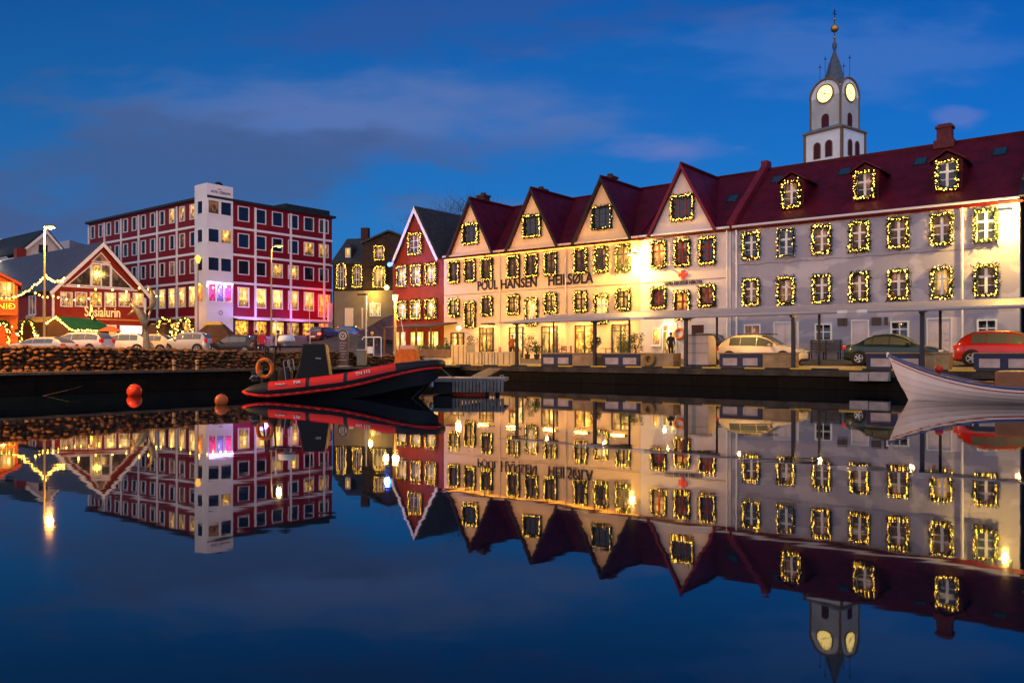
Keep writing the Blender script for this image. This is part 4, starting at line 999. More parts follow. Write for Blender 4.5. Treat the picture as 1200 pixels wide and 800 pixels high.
for k in range(5):
    s = 7.66 + 5.57 * k; x = -s - CA0
    if x < .3: x = .4
    g = terr(-s, 38.2)
    p_ = MB().cbox(x, .42, g - cz0, .16, .16, 2.58).cbox(x, .42, g - cz0 + .003, .30, .30, .06).slab([(x - .07, .1, 2.54), (x + .07, .1, 2.54), (x + .07, 4.5, 3.10), (x - .07, 4.5, 3.10)], .10)
    p_.build('pole', pole_m, cn)
    g = terr(-s, 42)
    MB().cyl((x, 4.25, g - cz0), (x, 4.25, 3.02), .065, n=8).build('pole', pole_m, cn)
for k in range(9):
    x = 2.0 + k * 4.1
    o = MB().cbox(x, 2.1, 2.68, .3, .2, .08).build('soffit_lamp', white, cn); MB().cbox(x, 2.1, 2.666, .24, .15, .012).build('lamp_glass', white, o)
    panel_lamp(o, (x, 2.1, 2.655), 60, (1, .52, .12), .16, .10)
for px in (747, 993, 1005):
    x = A(px, 37.8) - CA0; MB().cbox(x, -.06, 2.55, .85, .02, .14).build('sign_plate', white, cn)

navy = mat('navy_panel', (.028, .036, .085), .5, noise=(3, .2)); panel_m = mat('pale_panel', (.46, .38, .36), .6, noise=(2, .3))
def bench_box(px0, pxm, px1, label, flip=False):
    b0 = 38.5; a0, am, a1 = A(px0, b0), A(pxm, b0), A(px1, b0); g = terr(a0, b0) + .03
    t = thing('planter_bench', label, 'bench box', w(a0, b0, g), ROT, 'navy and timber bench boxes along the quay edge')
    n_ = am - a0; H_ = .74
    bevel(MB().box(0, n_ - .01, 0, .9, 0, H_ - .06).build('navy_box', navy, t), .015)
    k = 2
    for i in range(k):
        x0 = .12 + i * (n_ - .12) / k; MB().box(x0 + .08, x0 + (n_ - .12) / k - .22, -.025, .01, .10, .47).build('pale_panel', panel_m, t)
    bevel(MB().box(n_ + .01, a1 - a0, 0.02, .88, 0, H_ - .055).build('timber_box', wood, t), .02)
    MB().box(-.03, a1 - a0 + .02, -.04, .94, H_ - .055, H_).build('seat_top', wood, t)
bench_box(634, 670, 698, 'navy and timber bench box left of the third canopy pole')
bench_box(706, 750, 756, 'navy bench box beside the timber block that carries a tyre')
bench_box(843, 893, 929, 'navy and timber bench box in front of the white car')
bench_box(1015, 1083, 1112, 'navy and timber bench box in front of the dark green sedan')
bench_box(1141, 1215, 1240, 'navy bench box behind the white rowing boat')
b0 = 38.5; a0 = A(757, b0); a1 = A(789, b0)
tb_ = bevel(MB().box(0, a1 - a0, 0, .9, 0, .72).build('timber_block', wood, None, w(a0, b0, terr(a0, b0) + .03), ROT), .02); tag(tb_, 'long timber block on the quay edge with a tyre leaning on it', 'timber block')
ty = MB().tube([(.26 * math.cos(i * math.pi / 12), 0, .26 * math.sin(i * math.pi / 12)) for i in range(24)], .11, 8, closed=True).build('old_tyre', mat('yellow_tyre', (.30, .18, .06), .7), None, w(a0 + .25, b0 - .12, terr(a0, b0) + .40), ROT, smooth=True); tag(ty, 'old yellowed tyre leaning against the timber block', 'tyre')
# beige kiosk bin
b0 = 38.7; a0, a1 = A(803.5, b0), A(830, b0); g = terr(a0, b0) + .03; wd = a1 - a0
kb = thing('quay_locker', 'tall beige round topped locker standing under the canopy', 'locker', w(a0, b0, g), ROT)
beige = mat('beige_steel', (.50, .42, .36), .5, noise=(2, .15))
prof = [(0, .12), (.95, .12), (.95, 1.25)] + [(.45 + .5 * math.cos(R(i * 15)), 1.25 + .38 * math.sin(R(i * 15))) for i in range(1, 7)] + [(0, 1.63)]
m_ = MB(); m_.M = Matrix.Rotation(R(90), 4, 'Z') @ Matrix.Translation((0, -wd, 0)); m_.prism(prof, 0, wd); m_.build('body', beige, kb)
MB().box(-.02, wd + .02, -.03, .97, 0, .118).build('plinth', navy, kb); MB().box(.0, wd, -.02, -.003, 1.2, 1.23).box(.0, wd, -.02, -.003, .72, .745).build('seams', mat('seam_grey', (.28, .22, .18), .5), kb)
MB().box(-.02, wd + .02, -.04, .45, 1.633, 1.67).build('lid', dark_metal, kb)
# pale crates / planters left of the canopy
crm = mat('beige_crate', (.62, .48, .26), .6, noise=(2, .2))
def crate(px0, px1, y0, b0, lab, dpt=.9):
    a0, a1 = A(px0, b0), A(px1, b0); g = terr(a0, b0) + .012; hgt = ZB((px0 + px1) / 2, y0, b0) - g
    t = thing('quay_box', lab, 'box', w(a0, b0, g), ROT)
    bevel(MB().box(0, a1 - a0, 0, dpt, 0, hgt - .05).build('body', crm, t), .02); MB().box(-.02, a1 - a0 + .02, -.02, dpt + .02, hgt - .047, hgt).build('lid', crm, t)
    q = MB(); 
    for i in range(3): x = (a1 - a0) * (i + .5) / 3; q.box(x - .03, x + .03, -.03, -.004, .06, hgt - .1)
    q.build('battens', wood, t); return t
crate(528.5, 546, 404, 39.0, 'tall yellow lit box at the corner of the quay')
crate(547, 564, 412.5, 38.7, 'battened beige box right of the tall yellow box', .8)
crate(565.5, 579, 412, 38.7, 'narrow beige box between two beige quay boxes', .8)
crate(580, 600.5, 412, 38.7, 'wide beige box beside the first canopy pole', .8)
# bench by the grey house
b0 = 47.2; a0, a1 = A(946, b0), A(984, b0)
bn = thing('bench', 'weathered slatted bench against the grey house wall', 'bench', w(a0, b0, terr(a0, b0)), ROT)
grw = mat('grey_wood', (.12, .11, .12), .7, noise=(3, .3))
q = MB()
for i in range(4): q.box(0, a1 - a0, .02 + i * .11, .11 + i * .11, .42, .46)
q.build('seat', grw, bn); q = MB()
for i in range(6): q.box(0, a1 - a0, .5, .54, .06 + .5 + i * .10, .14 + .5 + i * .10)
q.build('backrest', grw, bn)
for x in (.1, (a1 - a0) / 2, a1 - a0 - .1): MB().box(x - .03, x + .03, .03, .08, 0, .42).box(x - .03, x + .03, .47, .5, 0, 1.1).build('leg', dark_metal, bn)

# shrubs, cafe furniture
def shrub(loc, wd, ht, label, n=420, pot=True, seed=1, mt=None):
    rr = random.Random(seed); t = thing('potted_shrub', label, 'shrub', loc, rr.random() * 6)
    z0 = .35 if pot else .05
    if pot: MB().lathe([(.16, 0), (.22, .32), (.24, .35), (.20, .33)], n=12).build('pot', mat('dark_pot', (.05, .035, .03), .6), t)
    s_ = MB(); f_ = MB()
    cl = [Vector((rr.gauss(0, wd * .24), rr.gauss(0, wd * .24), z0 + ht * (.15 + .8 * rr.random()))) for _ in range(9)]
    for c in cl: s_.tube([(0, 0, z0 - .05), (c.x * .4, c.y * .4, c.z * .6), tuple(c)], [.02, .014, .006], 5)
    for i in range(n):
        c = rr.choice(cl); p = c + Vector((rr.gauss(0, wd * .13), rr.gauss(0, wd * .13), rr.gauss(0, ht * .12)))
        if p.z < z0: continue
        d = Vector((rr.gauss(0, 1), rr.gauss(0, 1), rr.gauss(.3, 1))).normalized() * (.06 + .05 * rr.random()); e = d.orthogonal().normalized() * .028
        f_.add([p - d, p - e, p + d, p + e], [(0, 1, 2, 3)])
    s_.build('stem', bark, t); f_.build('foliage', mt or leaf, t)
for i, (px, b0, wd, h, lab) in enumerate(((618, 46.2, 1.3, 1.5, 'round green shrub between the two glass doors of the cream building'), (629, 45.6, .9, .8, 'low yellowish shrub at the right of the round green shrub'),
                                  (730, 45.5, 1.2, 1.75, 'tall bushy shrub in front of the rightmost cream building door'), (745, 46.2, .8, 1.3, 'slim shrub between the cream building and the pale gabled house'),
                                  (552, 45.5, .9, 1.35, 'dark conical shrub left of the leftmost cream building doors'), (697, 46, .7, 1.2, 'small shrub between two glazed doors behind the bench boxes'), (524, 44.5, .6, 1.2, 'narrow shrub at the end of the porch planters'))):
    a = A(px, b0); shrub(w(a, b0, terr(a, b0)), wd, h, lab, 520 if wd > 1 else 320, True, i + 1)
def cafe_chair(loc, rot, label, mt):
    t = thing('cafe_chair', label, 'chair', loc, rot, 'cafe chairs outside the cream building')
    MB().box(-.2, .2, -.2, .2, .43, .47).build('seat', mt, t); q = MB()
    for i in range(3): q.box(-.2, .2, .18, .21, .58 + i * .12, .66 + i * .12)
    q.box(-.2, -.16, .17, .2, .47, .92).box(.16, .2, .17, .2, .47, .92); q.build('backrest', mt, t)
    for x in (-.18, .18):
        for y in (-.18, .18): MB().cyl((x, y, 0), (x, y, .43), .018, n=6).build('leg', mt, t)
redw = mat('red_wood', (.22, .05, .02), .5)
for i, (px, b0, rot, lab) in enumerate(((660, 45.8, .3, 'red wooden cafe chair left of the tall black candle stand'), (666, 46.3, -1.2, 'red wooden cafe chair right beside the downpipe'), (607, 44.5, 1.2, 'red wooden cafe chair behind the second canopy pole'), (583, 45, -.5, 'red wooden cafe chair by the double doors with a small sign'))):
    a = A(px, b0); cafe_chair(w(a, b0, terr(a, b0)), ROT + rot, lab, redw)
def cafe_table(px, b0, lab):
    a = A(px, b0); t = thing('cafe_table', lab, 'table', w(a, b0, terr(a, b0)), ROT, 'small cafe tables outside the cream building')
    MB().lathe([(.38, .70), (.38, .735)], n=16).build('table_top', darkframe, t); MB().lathe([(.22, 0), (.22, .03), (.03, .05), (.03, .70)], n=10).build('pedestal', dark_metal, t)
cafe_table(655, 45.2, 'small dark cafe table left of the red chairs'); cafe_table(576, 44.6, 'small dark cafe table by the leftmost double doors'); cafe_table(710, 46, 'small dark cafe table between two glazed doors')
for i, px in enumerate((494, 515)):
    b0 = 44.2; a = A(px, b0); t = thing('wooden_planter', ('left', 'right')[i] + ' weathered planter trough in front of the lit porch', 'planter', w(a, b0, terr(a, b0)), ROT)
    bevel(MB().box(-.95, .95, -.25, .25, 0.02, .62).build('trough', mat('porch_planter', (.20, .12, .07), .7, noise=(3, .3)), t), .02)
    f_ = MB()
    for k in range(160):
        p = Vector((random.uniform(-.9, .9), random.gauss(0, .12), .64 + abs(random.gauss(0, .16)))); d = Vector((random.gauss(0, 1), random.gauss(0, 1), 1.2)).normalized() * .09; e = d.orthogonal().normalized() * .025
        f_.add([p - d, p - e, p + d, p + e], [(0, 1, 2, 3)])
    f_.build('foliage', leaf, t)

# ================================================================== RUBBLE WALL, POSTS, ROPES ON THE LEFT QUAY
rk = random.Random(21)
ico = bmesh.new(); bmesh.ops.create_icosphere(ico, subdivisions=2, radius=1); iv = [v.co.copy() for v in ico.verts]; ifc = [tuple(v.index for v in f.verts) for f in ico.faces]; ico.free()
rub = MB()
def rock(c, sx_, sy_, sz_):
    q = Matrix.Rotation(rk.random() * 6.28, 3, 'Z') @ Matrix.Rotation(rk.gauss(0, .25), 3, 'X'); ph = [Vector((rk.gauss(0, 1), rk.gauss(0, 1), rk.gauss(0, 1))) for _ in range(5)]
    vs = []
    for v in iv:
        k = 1.0
        for d in ph: k = min(k, .70 + .46 * (1 - max(0, v.dot(d.normalized()))))
        u = q @ (v * k); vs.append((c[0] + u.x * sx_, c[1] + u.y * sy_, c[2] + u.z * sz_))
    rub.add(vs, ifc)
b_ = 2.0
while b_ < 35.5:
    lay = 7 if b_ < 30 else 5; lz = .158 * (1 - .20 * S((b_ - 10) / 16))
    for L_ in range(lay):
        wd = .12 + rk.random() * .12
        rock((rk.gauss(0, .05) - .25, b_ + rk.random() * .2, .93 + L_ * lz + rk.gauss(0, .025)), .30, wd, .085 + rk.random() * .045)
        if L_ == lay - 1: rock((-.65, b_ + rk.random() * .2, .93 + L_ * lz), .28, wd, .11)
    b_ += .27
for b0_ in range(2, 35, 3): rub.box(-.62, -.30, b0_, b0_ + 3, .8, 1.78 - .26 * S((b0_ - 8) / 16) - (.3 if b0_ > 28 else 0))
rm = mat('rubble_stone', (.14, .072, .034), .8, noise=(1.6, .65), bump=(9, .6))
# object frame: x = a offset, y = b
o = rub.build('rubble_wall', rm, None, w(-35.15, 0, 0), ROT); tag(o, 'long low wall of rough brown rubble stones in front of the parked cars', 'stone wall')
for i, px in enumerate((204, 231)):
    Y = 34.5 + i; o = thing('bollard', ('left', 'right')[i] + ' of two short pale bollards on the ledge below the parked cars', 'bollard', P(px, Y, z=.91), 0, 'short bollards on the stone ledge')
    MB().lathe([(.07, 0), (.075, .34), (.10, .36), (.10, .42), (.06, .45)], n=10).build('post', mat('bollard_pale', (.28, .20, .12), .6), o); MB().lathe([(.09, .2), (.09, .26)], n=10).build('band', black, o)
rg = MB().tube([(.14 * math.cos(i * math.pi / 10), 0, .14 * math.sin(i * math.pi / 10)) for i in range(20)], .018, 6, closed=True).build('mooring_ring', steel, None, w(-34.52, B(107, -34.6), hz(447.5, depth_a(107, -34.6))), ROT + R(90)); tag(rg, 'small steel mooring ring on the black quay wall', 'mooring ring')
rope_m = mat('grey_rope', (.16, .15, .14), .8)
def rope(pts, label, r_=.014, mt=None, nm='mooring_rope'):
    pts = [Vector(p) for p in pts]; o = MB().tube([tuple(p - pts[0]) for p in pts], r_, 5).build(nm, mt or rope_m, None, pts[0]); tag(o, label, 'rope'); return o
p1 = w(-34.5, B(106, -34.6), hz(449, depth_a(106, -34.6))); rope([p1, P(80, 31, z=.22), P(47, 31, z=-.03)], 'thin slack rope running from the steel ring into the water', .008, mat('dark_rope', (.06, .055, .05), .8))

# ================================================================== BUOYS
for px, Y, r_, lab in ((157.5, 31.0, .275, 'large bright red round buoy floating below the rubble wall'), (259.5, 25.6, .205, 'smaller orange round buoy floating left of the inflatable boat')):
    t = thing('buoy', lab, 'buoy', P(px, Y, z=0), 0, 'round buoys on the water')
    MB().ball((0, 0, r_ * .62), r_, 24).build('float', buoy_m if r_ > .25 else mat('buoy_orange', (.60, .13, .03), .4, noise=(5, .2)), t, smooth=True); MB().lathe([(.05, r_ * 1.58), (.05, r_ * 1.75)], n=8).build('eyelet', dark_metal, t)

# ================================================================== RIGID INFLATABLE
bow = P(517, 30.2, z=0); stn = P(294, 29.6, z=0)
rot_b = math.atan2(bow.y - stn.y, bow.x - stn.x); BL = (bow - stn).length
rib = thing('inflatable_boat', 'black and red rigid inflatable boat moored at the quay with radar and console', 'boat', stn, rot_b)
tube_m = mat('hypalon_black', (.013, .013, .015), .55, spec=.25); rib_red = mat('hypalon_red', (.62, .015, .012), .5, spec=.3); hull_m = mat('hull_black', (.008, .008, .009), .35, spec=.3)
def tp(t, s):                                             # tube centre: t along the boat, s side (+1 far, -1 near)
    x = t * BL; half = 1.12 * (1 if t < .55 else max(0, 1 - ((t - .55) / .45) ** 2.2) ** .62)
    return Vector((x, s * half, .30 + .42 * S(t / .75) + .50 * S((t - .45) / .55)))
def trad(t): return .30 * (min(1, t / .12) ** .5 * .92 + .08) if t < .12 else .30 - .13 * S((t - .6) / .4)
pts = [tp(i / 30, -1) for i in range(31)] + [tp(1 - i / 30, 1) for i in range(1, 31)]
rs = [trad(i / 30) for i in range(31)] + [trad(1 - i / 30) for i in range(1, 31)]
MB().tube(pts, rs, 14).build('tube', tube_m, rib, smooth=True)
def side_patch(m, t0, t1, a0_, a1_, off, s=-1, n=12, k=5):
    vs = []
    for i in range(n + 1):
        t = t0 + (t1 - t0) * i / n; c = tp(t, s); d = (tp(min(1, t + .01), s) - tp(max(0, t - .01), s)).normalized(); o = Vector((d.y, -d.x, 0)).normalized() * (1 if s < 0 else -1)
        for j in range(k + 1):
            an = R(a0_ + (a1_ - a0_) * j / k); vs.append(c + (o * math.cos(an) + Vector((0, 0, 1)) * math.sin(an)) * (trad(t) + off))
    m.add(vs, [(i * (k + 1) + j, (i + 1) * (k + 1) + j, (i + 1) * (k + 1) + j + 1, i * (k + 1) + j + 1) for i in range(n) for j in range(k)])
for s in (-1, 1):
    for t0, t1, a0_, a1_ in ((.13, .315, 0, 72), (.335, .505, 0, 72), (.525, .76, 0, 70)):
        q = MB(); side_patch(q, t0, t1, a0_, a1_, .008, s); q.build('red_panel', rib_red, rib, smooth=True)
    q = MB(); n_ = 40; q.tube([tp(i / n_, s) + Vector((0, s * (trad(i / n_) * .74 + .03), -trad(i / n_) * .70)) for i in range(n_ + 1)], .06, 6); q.build('rubbing_strake', rib_red, rib, smooth=True)
hb = MB(); secs = []
for i in range(25):
    t = .02 + .965 * i / 24; c = tp(t, -1); kx = t * BL; keel = -.35 + (1.1) * S((t - .80) / .20) ** 1.1
    ch = min(.12, .02) + .55 * S((t - .45) / .55)
    secs.append([(kx, c.y * .98, c.z - trad(t) * .6), (kx, c.y * .86, max(keel, ch - .05)), (kx, 0, keel), (kx, -c.y * .86, max(keel, ch - .05)), (kx, -c.y * .98, c.z - trad(t) * .6)])
hb.add([p for s in secs for p in s], [(i * 5 + j, i * 5 + j + 1, (i + 1) * 5 + j + 1, (i + 1) * 5 + j) for i in range(24) for j in range(4)] + [(0, 1, 2, 3, 4)])
hb.build('hull', hull_m, rib, smooth=False)
MB().add([tuple(tp(t, s) * 1 - Vector((0, s * .1, .1))) for t, s in ((.03, -1), (.5, -1), (.75, -1), (.92, -1), (.92, 1), (.75, 1), (.5, 1), (.03, 1))], [(0, 1, 2, 3, 4, 5, 6, 7)]).build('deck', mat('deck_grey', (.05, .05, .055), .7), rib)
bx_ = lambda px: (px - 294) / (517 - 294) * BL
c_ = MB(); xs0, xs1 = bx_(343), bx_(386)
m_ = MB().prism([(bx_(346), .55), (xs1 + .06, .55), (xs1 - .14, 1.98), (bx_(356), 1.98), (bx_(352), 1.25)], -.45, .45); co = bevel(m_.build('console', mat('console_black', (.010, .010, .011), .5, spec=.2), rib), .05, 3)
text('lettering', 'Viking', mat('sign_white', (.75, .75, .75), .5), co, (bx_(374), -.46, 1.42), UP, .2, .06)
bevel(MB().box(bx_(330), bx_(341), -.35, .35, .5, 1.12).build('seat', mat('seat_black', (.02, .02, .02), .6), rib), .06)
bevel(MB().box(bx_(318), bx_(326), -.35, .35, .5, 1.05).build('seat', mat('seat_black', (.02, .02, .02), .6), rib), .06)
MB().tube([(bx_(337), -.4, .6), (bx_(334), -.4, 1.35), (bx_(340), -.4, 1.42), (bx_(342), -.4, 1.0)], .02, 6).tube([(bx_(337), .4, .6), (bx_(334), .4, 1.35), (bx_(340), .4, 1.42), (bx_(342), .4, 1.0)], .02, 6).build('grab_rail', steel, rib)
ar = MB(); za = 1.88
ar.tube([(bx_(314), -.95, .5), (bx_(317), -.85, za)], .035, 8).tube([(bx_(314), .95, .5), (bx_(317), .85, za)], .035, 8).tube([(bx_(322), -.85, .6), (bx_(319), -.8, za)], .03, 8)
ar.tube([(bx_(317), -.85, za), (bx_(317), .85, za)], .035, 8).tube([(bx_(317), -.3, za), (bx_(352), -.3, za)], .03, 8).tube([(bx_(317), .3, za), (bx_(352), .3, za)], .03, 8)
aro = ar.build('radar_arch', mat('arch_black', (.02, .02, .02), .4, .5), rib)
MB().lathe([(.08, 1.9), (.10, 2.03), (.31, 2.06), (.32, 2.12), (.27, 2.27), (.10, 2.31)], (bx_(335), 0, 0), 20).build('radar_dome', white, aro, smooth=True)
MB().cyl((bx_(361), .3, 1.97), (bx_(359.5), .3, 3.9), .014, .006, n=6).build('antenna', white, rib)
MB().cyl((bx_(323), 0, za), (bx_(323), 0, 2.75), .02, n=6).octa((bx_(323), 0, 2.8), .06).build('mast_light', white, rib)
MB().tube([(bx_(317) + .25 * math.cos(i * math.pi / 14), -1.0, 1.10 + .31 * math.sin(i * math.pi / 14)) for i in range(28)], .075, 10, closed=True).build('life_ring', orange, None, stn, rot_b, smooth=True)
lr = bpy.data.objects['life_ring.001'] if 'life_ring.001' in bpy.data.objects else None
tag(lr, 'orange life ring hung on the stern arch of the inflatable boat', 'life ring')
bands = MB()
for k in range(4):
    an = R(45 + 90 * k); c = Vector((bx_(317) + .25 * math.cos(an), -1.0, 1.10 + .31 * math.sin(an))); d = Vector((-math.sin(an), 0, math.cos(an))); bands.tube([c - d * .06, c + d * .06], .079, 10)
bands.build('grab_bands', mat('band_grey', (.25, .12, .05), .6), lr)
eng = MB().box(bx_(296), bx_(306), -.3, .3, .55, 1.0).box(bx_(299), bx_(303), -.12, .12, -.4, .55); bevel(eng.build('outboard_engine', hull_m, rib), .08, 3)
MB().tube([(bx_(301), -.5, .62), (bx_(297), -.6, .72), (bx_(300), -.55, .82), (bx_(306), -.5, .80)], .02, 6).build('stern_rail', steel, rib)
for k in range(14):                                       # grab lines looped under the tube
    pass
gl = MB()
for t0 in [i * .05 + .08 for i in range(15)]:
    q = []
    for i in range(7):
        t = t0 + .045 * i / 6; c = tp(t, -1); q.append(c + Vector((0, -trad(t) * 1.0 - .02, -.10 - .09 * math.sin(math.pi * i / 6))))
    gl.tube(q, .012, 4)
gl.build('grab_line', black, rib)
MB().box(bx_(489), bx_(503), -.22, .22, 1.30, 1.36).build('bow_locker', dark_metal, rib); MB().box(bx_(490), bx_(502), -.20, .20, 1.361, 1.375).build('bow_step', steel, rib)
white_l = mat('sign_white', (.75, .75, .75), .5)
def on_tube(t, ang, off=.02):
    c = tp(t, -1); return c + Vector((0, -math.cos(R(ang)), math.sin(R(ang)))) * (trad(t) + off)
sl_ = math.atan2((tp(.66, -1) - tp(.54, -1)).z, (tp(.66, -1) - tp(.54, -1)).x)
text('registration', 'TN 112', white_l, rib, on_tube(.605, 22), (R(60), -sl_, 0), .52, .12)
text('registration', '72R', white_l, rib, on_tube(.275, 26), (R(58), -.07, 0), .26, .10)
text('maker_mark', 'Avtech', white_l, rib, on_tube(.19, 28), (R(58), -.06, 0), .34, .07)
rope([Vector(stn) + Matrix.Rotation(rot_b, 3, 'Z') @ Vector((BL * .985, 0, 1.16)), P(527, 31, py=440), P(536, 33.5, py=445)], 'pale bow rope from the inflatable boat to the floating pontoon', .014, mat('pale_rope', (.4, .36, .3), .8))
rope([Vector(stn) + Matrix.Rotation(rot_b, 3, 'Z') @ Vector((BL * .93, -.25, .55)), P(493, 29.6, py=457), P(482, 29.2, z=-.02)], 'dark rope hanging from the bow of the inflatable boat into the water', .008, mat('dark_rope', (.06, .055, .05), .8))

# ================================================================== PONTOON
pt = thing('pontoon', 'grey slatted floating pontoon end beside the bow of the inflatable boat', 'pontoon', P(505, 31.5, z=0), R(-4))
plx = lambda px: (px - 505) / F * 31.5
m_ = MB().box(0, plx(591), 0, 2.4, .52, .66); m_.build('deck', mat('pontoon_deck', (.20, .20, .21), .6, noise=(3, .3)), pt)
sl = MB(); n_ = 15
for i in range(n_): x0 = plx(530) + (plx(591) - plx(530)) * i / n_; sl.box(x0 + .015, x0 + (plx(591) - plx(530)) / n_ - .02, -.07, -.003, .12, .64)
sl.build('fender_slats', mat('grey_slat', (.16, .155, .15), .7, noise=(3, .4)), pt)
MB().box(plx(507), plx(530), .05, 2.2, .05, .515).build('dark_side', black, pt)
MB().tube([(plx(528), .5, .02), (plx(568), .5, .02)], .21, 14).build('float', mat('float_red', (.6, .07, .02), .45, noise=(3, .2)), pt, smooth=True); MB().tube([(plx(568), .5, .02), (plx(572), .5, .02)], .215, 14).build('float_cap', dark_metal, pt)
MB().cyl((plx(582.5), .3, -1), (plx(582.5), .3, .5), .09, n=10).build('pile', black, pt)
for px in (556, 588): MB().tube([(plx(px) - .08, .2, .66), (plx(px) - .04, .2, .78), (plx(px) + .04, .2, .78), (plx(px) + .08, .2, .66)], .018, 6).build('cleat', steel, pt)
MB().lathe([(.05, .28), (.1, .34), (.1, .5), (.05, .56)], (plx(506), -.1, 0), 10).build('fender', steel, pt)
gw = MB().slab([(plx(540), 2.4, .62), (plx(562), 2.4, .62), (plx(562), 11, .88), (plx(540), 11, .88)], .1); gw.build('gangway', dark_metal, pt)

# ================================================================== WHITE ROWING BOAT
bw = P(1041, 28.6, z=0); dv = Vector((3.4, -2.55, 0)).normalized(); RL = 9.0
rb = thing('rowing_boat', 'white clinker rowing boat with tall curved stem and brown cover at the right edge', 'boat', bw, math.atan2(dv.y, dv.x))
hull_w = mat('boat_white', (.86, .82, .84), .35, noise=(2, .08)); NS = 60
def rsec(t):
    half = .98 * max(0, math.sin(math.pi * min(1, max(0, t)))) ** .62; sh_ = .50 + 1.07 * abs(2 * t - 1) ** 2.1
    kz = -.18 + (sh_ + .10) * max(0, (1 - t / .03)) ** 1.6 if t < .03 else (-.18 + (sh_ + .1) * max(0, (t - .915) / .085) ** 1.6 if t > .915 else -.18)
    x = t * RL + (.62 * max(0, (sh_ - kz)) * 0)
    return x, half, sh_, kz
K = 6
hv = []; 
for i in range(NS + 1):
    t = i / NS; x, half, sh_, kz = rsec(t); rake = .68 * max(0, 1 - t / .11) ** 1.2 - .75 * max(0, (t - .86) / .14) ** 1.2
    for j in range(K + 1):
        f = j / K; z = kz + (sh_ - kz) * f; y = half * (1 - (1 - f) ** 2.1)
        zz = (z - 0) / 1.6
        hv.append((x + rake * (1 - max(0, min(1, zz))) ** 2.0, y, z))
def hull_side(s, off=0): return [(x, s * y * (1 + off), z) for x, y, z in hv]
for s, nm in ((-1, 'hull'), (1, 'hull')):
    pass
m_ = MB()
for s in (-1, 1):
    vv = []; ff = []
    for j in range(K):                                    # each strake overlaps the one below
        for i in range(NS + 1):
            x, y, z = hv[i * (K + 1) + j]; x2, y2, z2 = hv[i * (K + 1) + j + 1]
            vv += [(x, s * (y + .018), z), (x2, s * (y2 + .002), z2 + .004)]
        o = j * 2 * (NS + 1); ff += [(o + 2 * i, o + 2 * i + 2, o + 2 * i + 3, o + 2 * i + 1) for i in range(NS)]
    m_.add(vv, ff)
m_.build('hull', hull_w, rb)
inn = MB()
for s in (-1, 1):
    inn.add([(x, s * y * .94, z + .01) for x, y, z in hv], [(i * (K + 1) + j, (i + 1) * (K + 1) + j, (i + 1) * (K + 1) + j + 1, i * (K + 1) + j + 1) for i in range(NS) for j in range(K)])
varn = mat('varnished_wood', (.30, .13, .055), .4, noise=(2, .35)); inn.build('inner_planking', varn, rb)
for nm, fz, r_, mt, out in (('gunwale', 0, .042, mat('blue_gunwale', (.05, .09, .26), .4), .03), ('red_line', .13, .014, mat('red_line', (.35, .03, .04), .4), .022)):
    q = MB()
    for s in (-1, 1):
        q.tube([(hv[i * (K + 1) + K][0], s * (hv[i * (K + 1) + K][1] * (1 - fz * .06) + out * (1 if 0 < i < NS else 0)), hv[i * (K + 1) + K][2] - fz) for i in range(0 if not fz else 1, NS + 1 if not fz else NS)], r_, 6)
    q.build(nm, mt, rb, smooth=True)
st_ = MB().tube([(hv[j][0] - .02, 0, hv[j][2] + (.10 if j == K else 0)) for j in range(K + 1)], .045, 8); st_.build('stem_post', hull_w, rb, smooth=True)
for t in (.22, .36): x, half, sh_, kz = rsec(t); MB().box(x - .12, x + .12, -half * .93, half * .93, sh_ - .16, sh_ - .12).build('thwart', varn, rb)
bevel(MB().box(RL * .37, RL * .80, -.62, .62, .35, 1.05).build('engine_cover', mat('brown_cover', (.27, .125, .06), .5, noise=(2, .3)), rb), .05, 3)
MB().box(RL * .12, RL * .46, .55, .85, .58, .68).build('side_deck', varn, rb)
fl_ = MB().ball((RL * .175, .25, 1.08), .14, 12); t_ = fl_.build('red_float', mat('red_float', (.5, .03, .02), .4), rb, smooth=True)

# two pale concrete blocks on the quay wall left of the rowing boat
for i, (p0, p1) in enumerate(((996, 1018), (1019, 1041))):
    b0 = 37.0; a0, a1 = A(p0, b0), A(p1, b0); o = bevel(MB().box(0, a1 - a0, 0, .5, 0, .38).build('concrete_block', mat('pale_concrete', (.36, .33, .34), .7, noise=(3, .3)), None, w(a0, b0 - .1, hz(446.5, depth_b((p0 + p1) / 2, b0))), ROT), .02); tag(o, ('left', 'right')[i] + ' of two pale concrete fender blocks hung on the quay wall', 'concrete block', 'concrete fender blocks')

# ================================================================== CARS
PROF = {
 'hatch': [(0, .40, .40), (.012, .56, .58), (.05, .62, .74), (.13, .63, .93), (.22, .63, .985), (.38, .62, 1.0), (.52, .61, .985), (.62, .60, .90), (.75, .61, .635), (.80, .61, .61), (.92, .53, .53), (.975, .45, .45), (1, .30, .30)],
 'estate': [(0, .40, .40), (.010, .58, .60), (.035, .63, .78), (.09, .64, .95), (.2, .64, 1.0), (.42, .62, 1.0), (.55, .61, .98), (.64, .60, .88), (.76, .61, .64), (.80, .60, .60), (.92, .53, .53), (.975, .45, .45), (1, .30, .30)],
 'suv': [(0, .42, .42), (.012, .62, .63), (.04, .65, .82), (.09, .66, .95), (.2, .66, 1.0), (.45, .64, 1.0), (.57, .63, .98), (.65, .62, .88), (.76, .64, .665), (.80, .64, .64), (.92, .59, .59), (.98, .50, .50), (1, .34, .34)],
 'sedan': [(0, .42, .42), (.012, .60, .60), (.08, .65, .655), (.15, .655, .68), (.24, .65, .86), (.33, .645, .97), (.43, .635, 1.0), (.53, .625, .98), (.62, .615, .88), (.745, .62, .645), (.79, .61, .61), (.92, .54, .54), (.98, .46, .46), (1, .32, .32)],
}
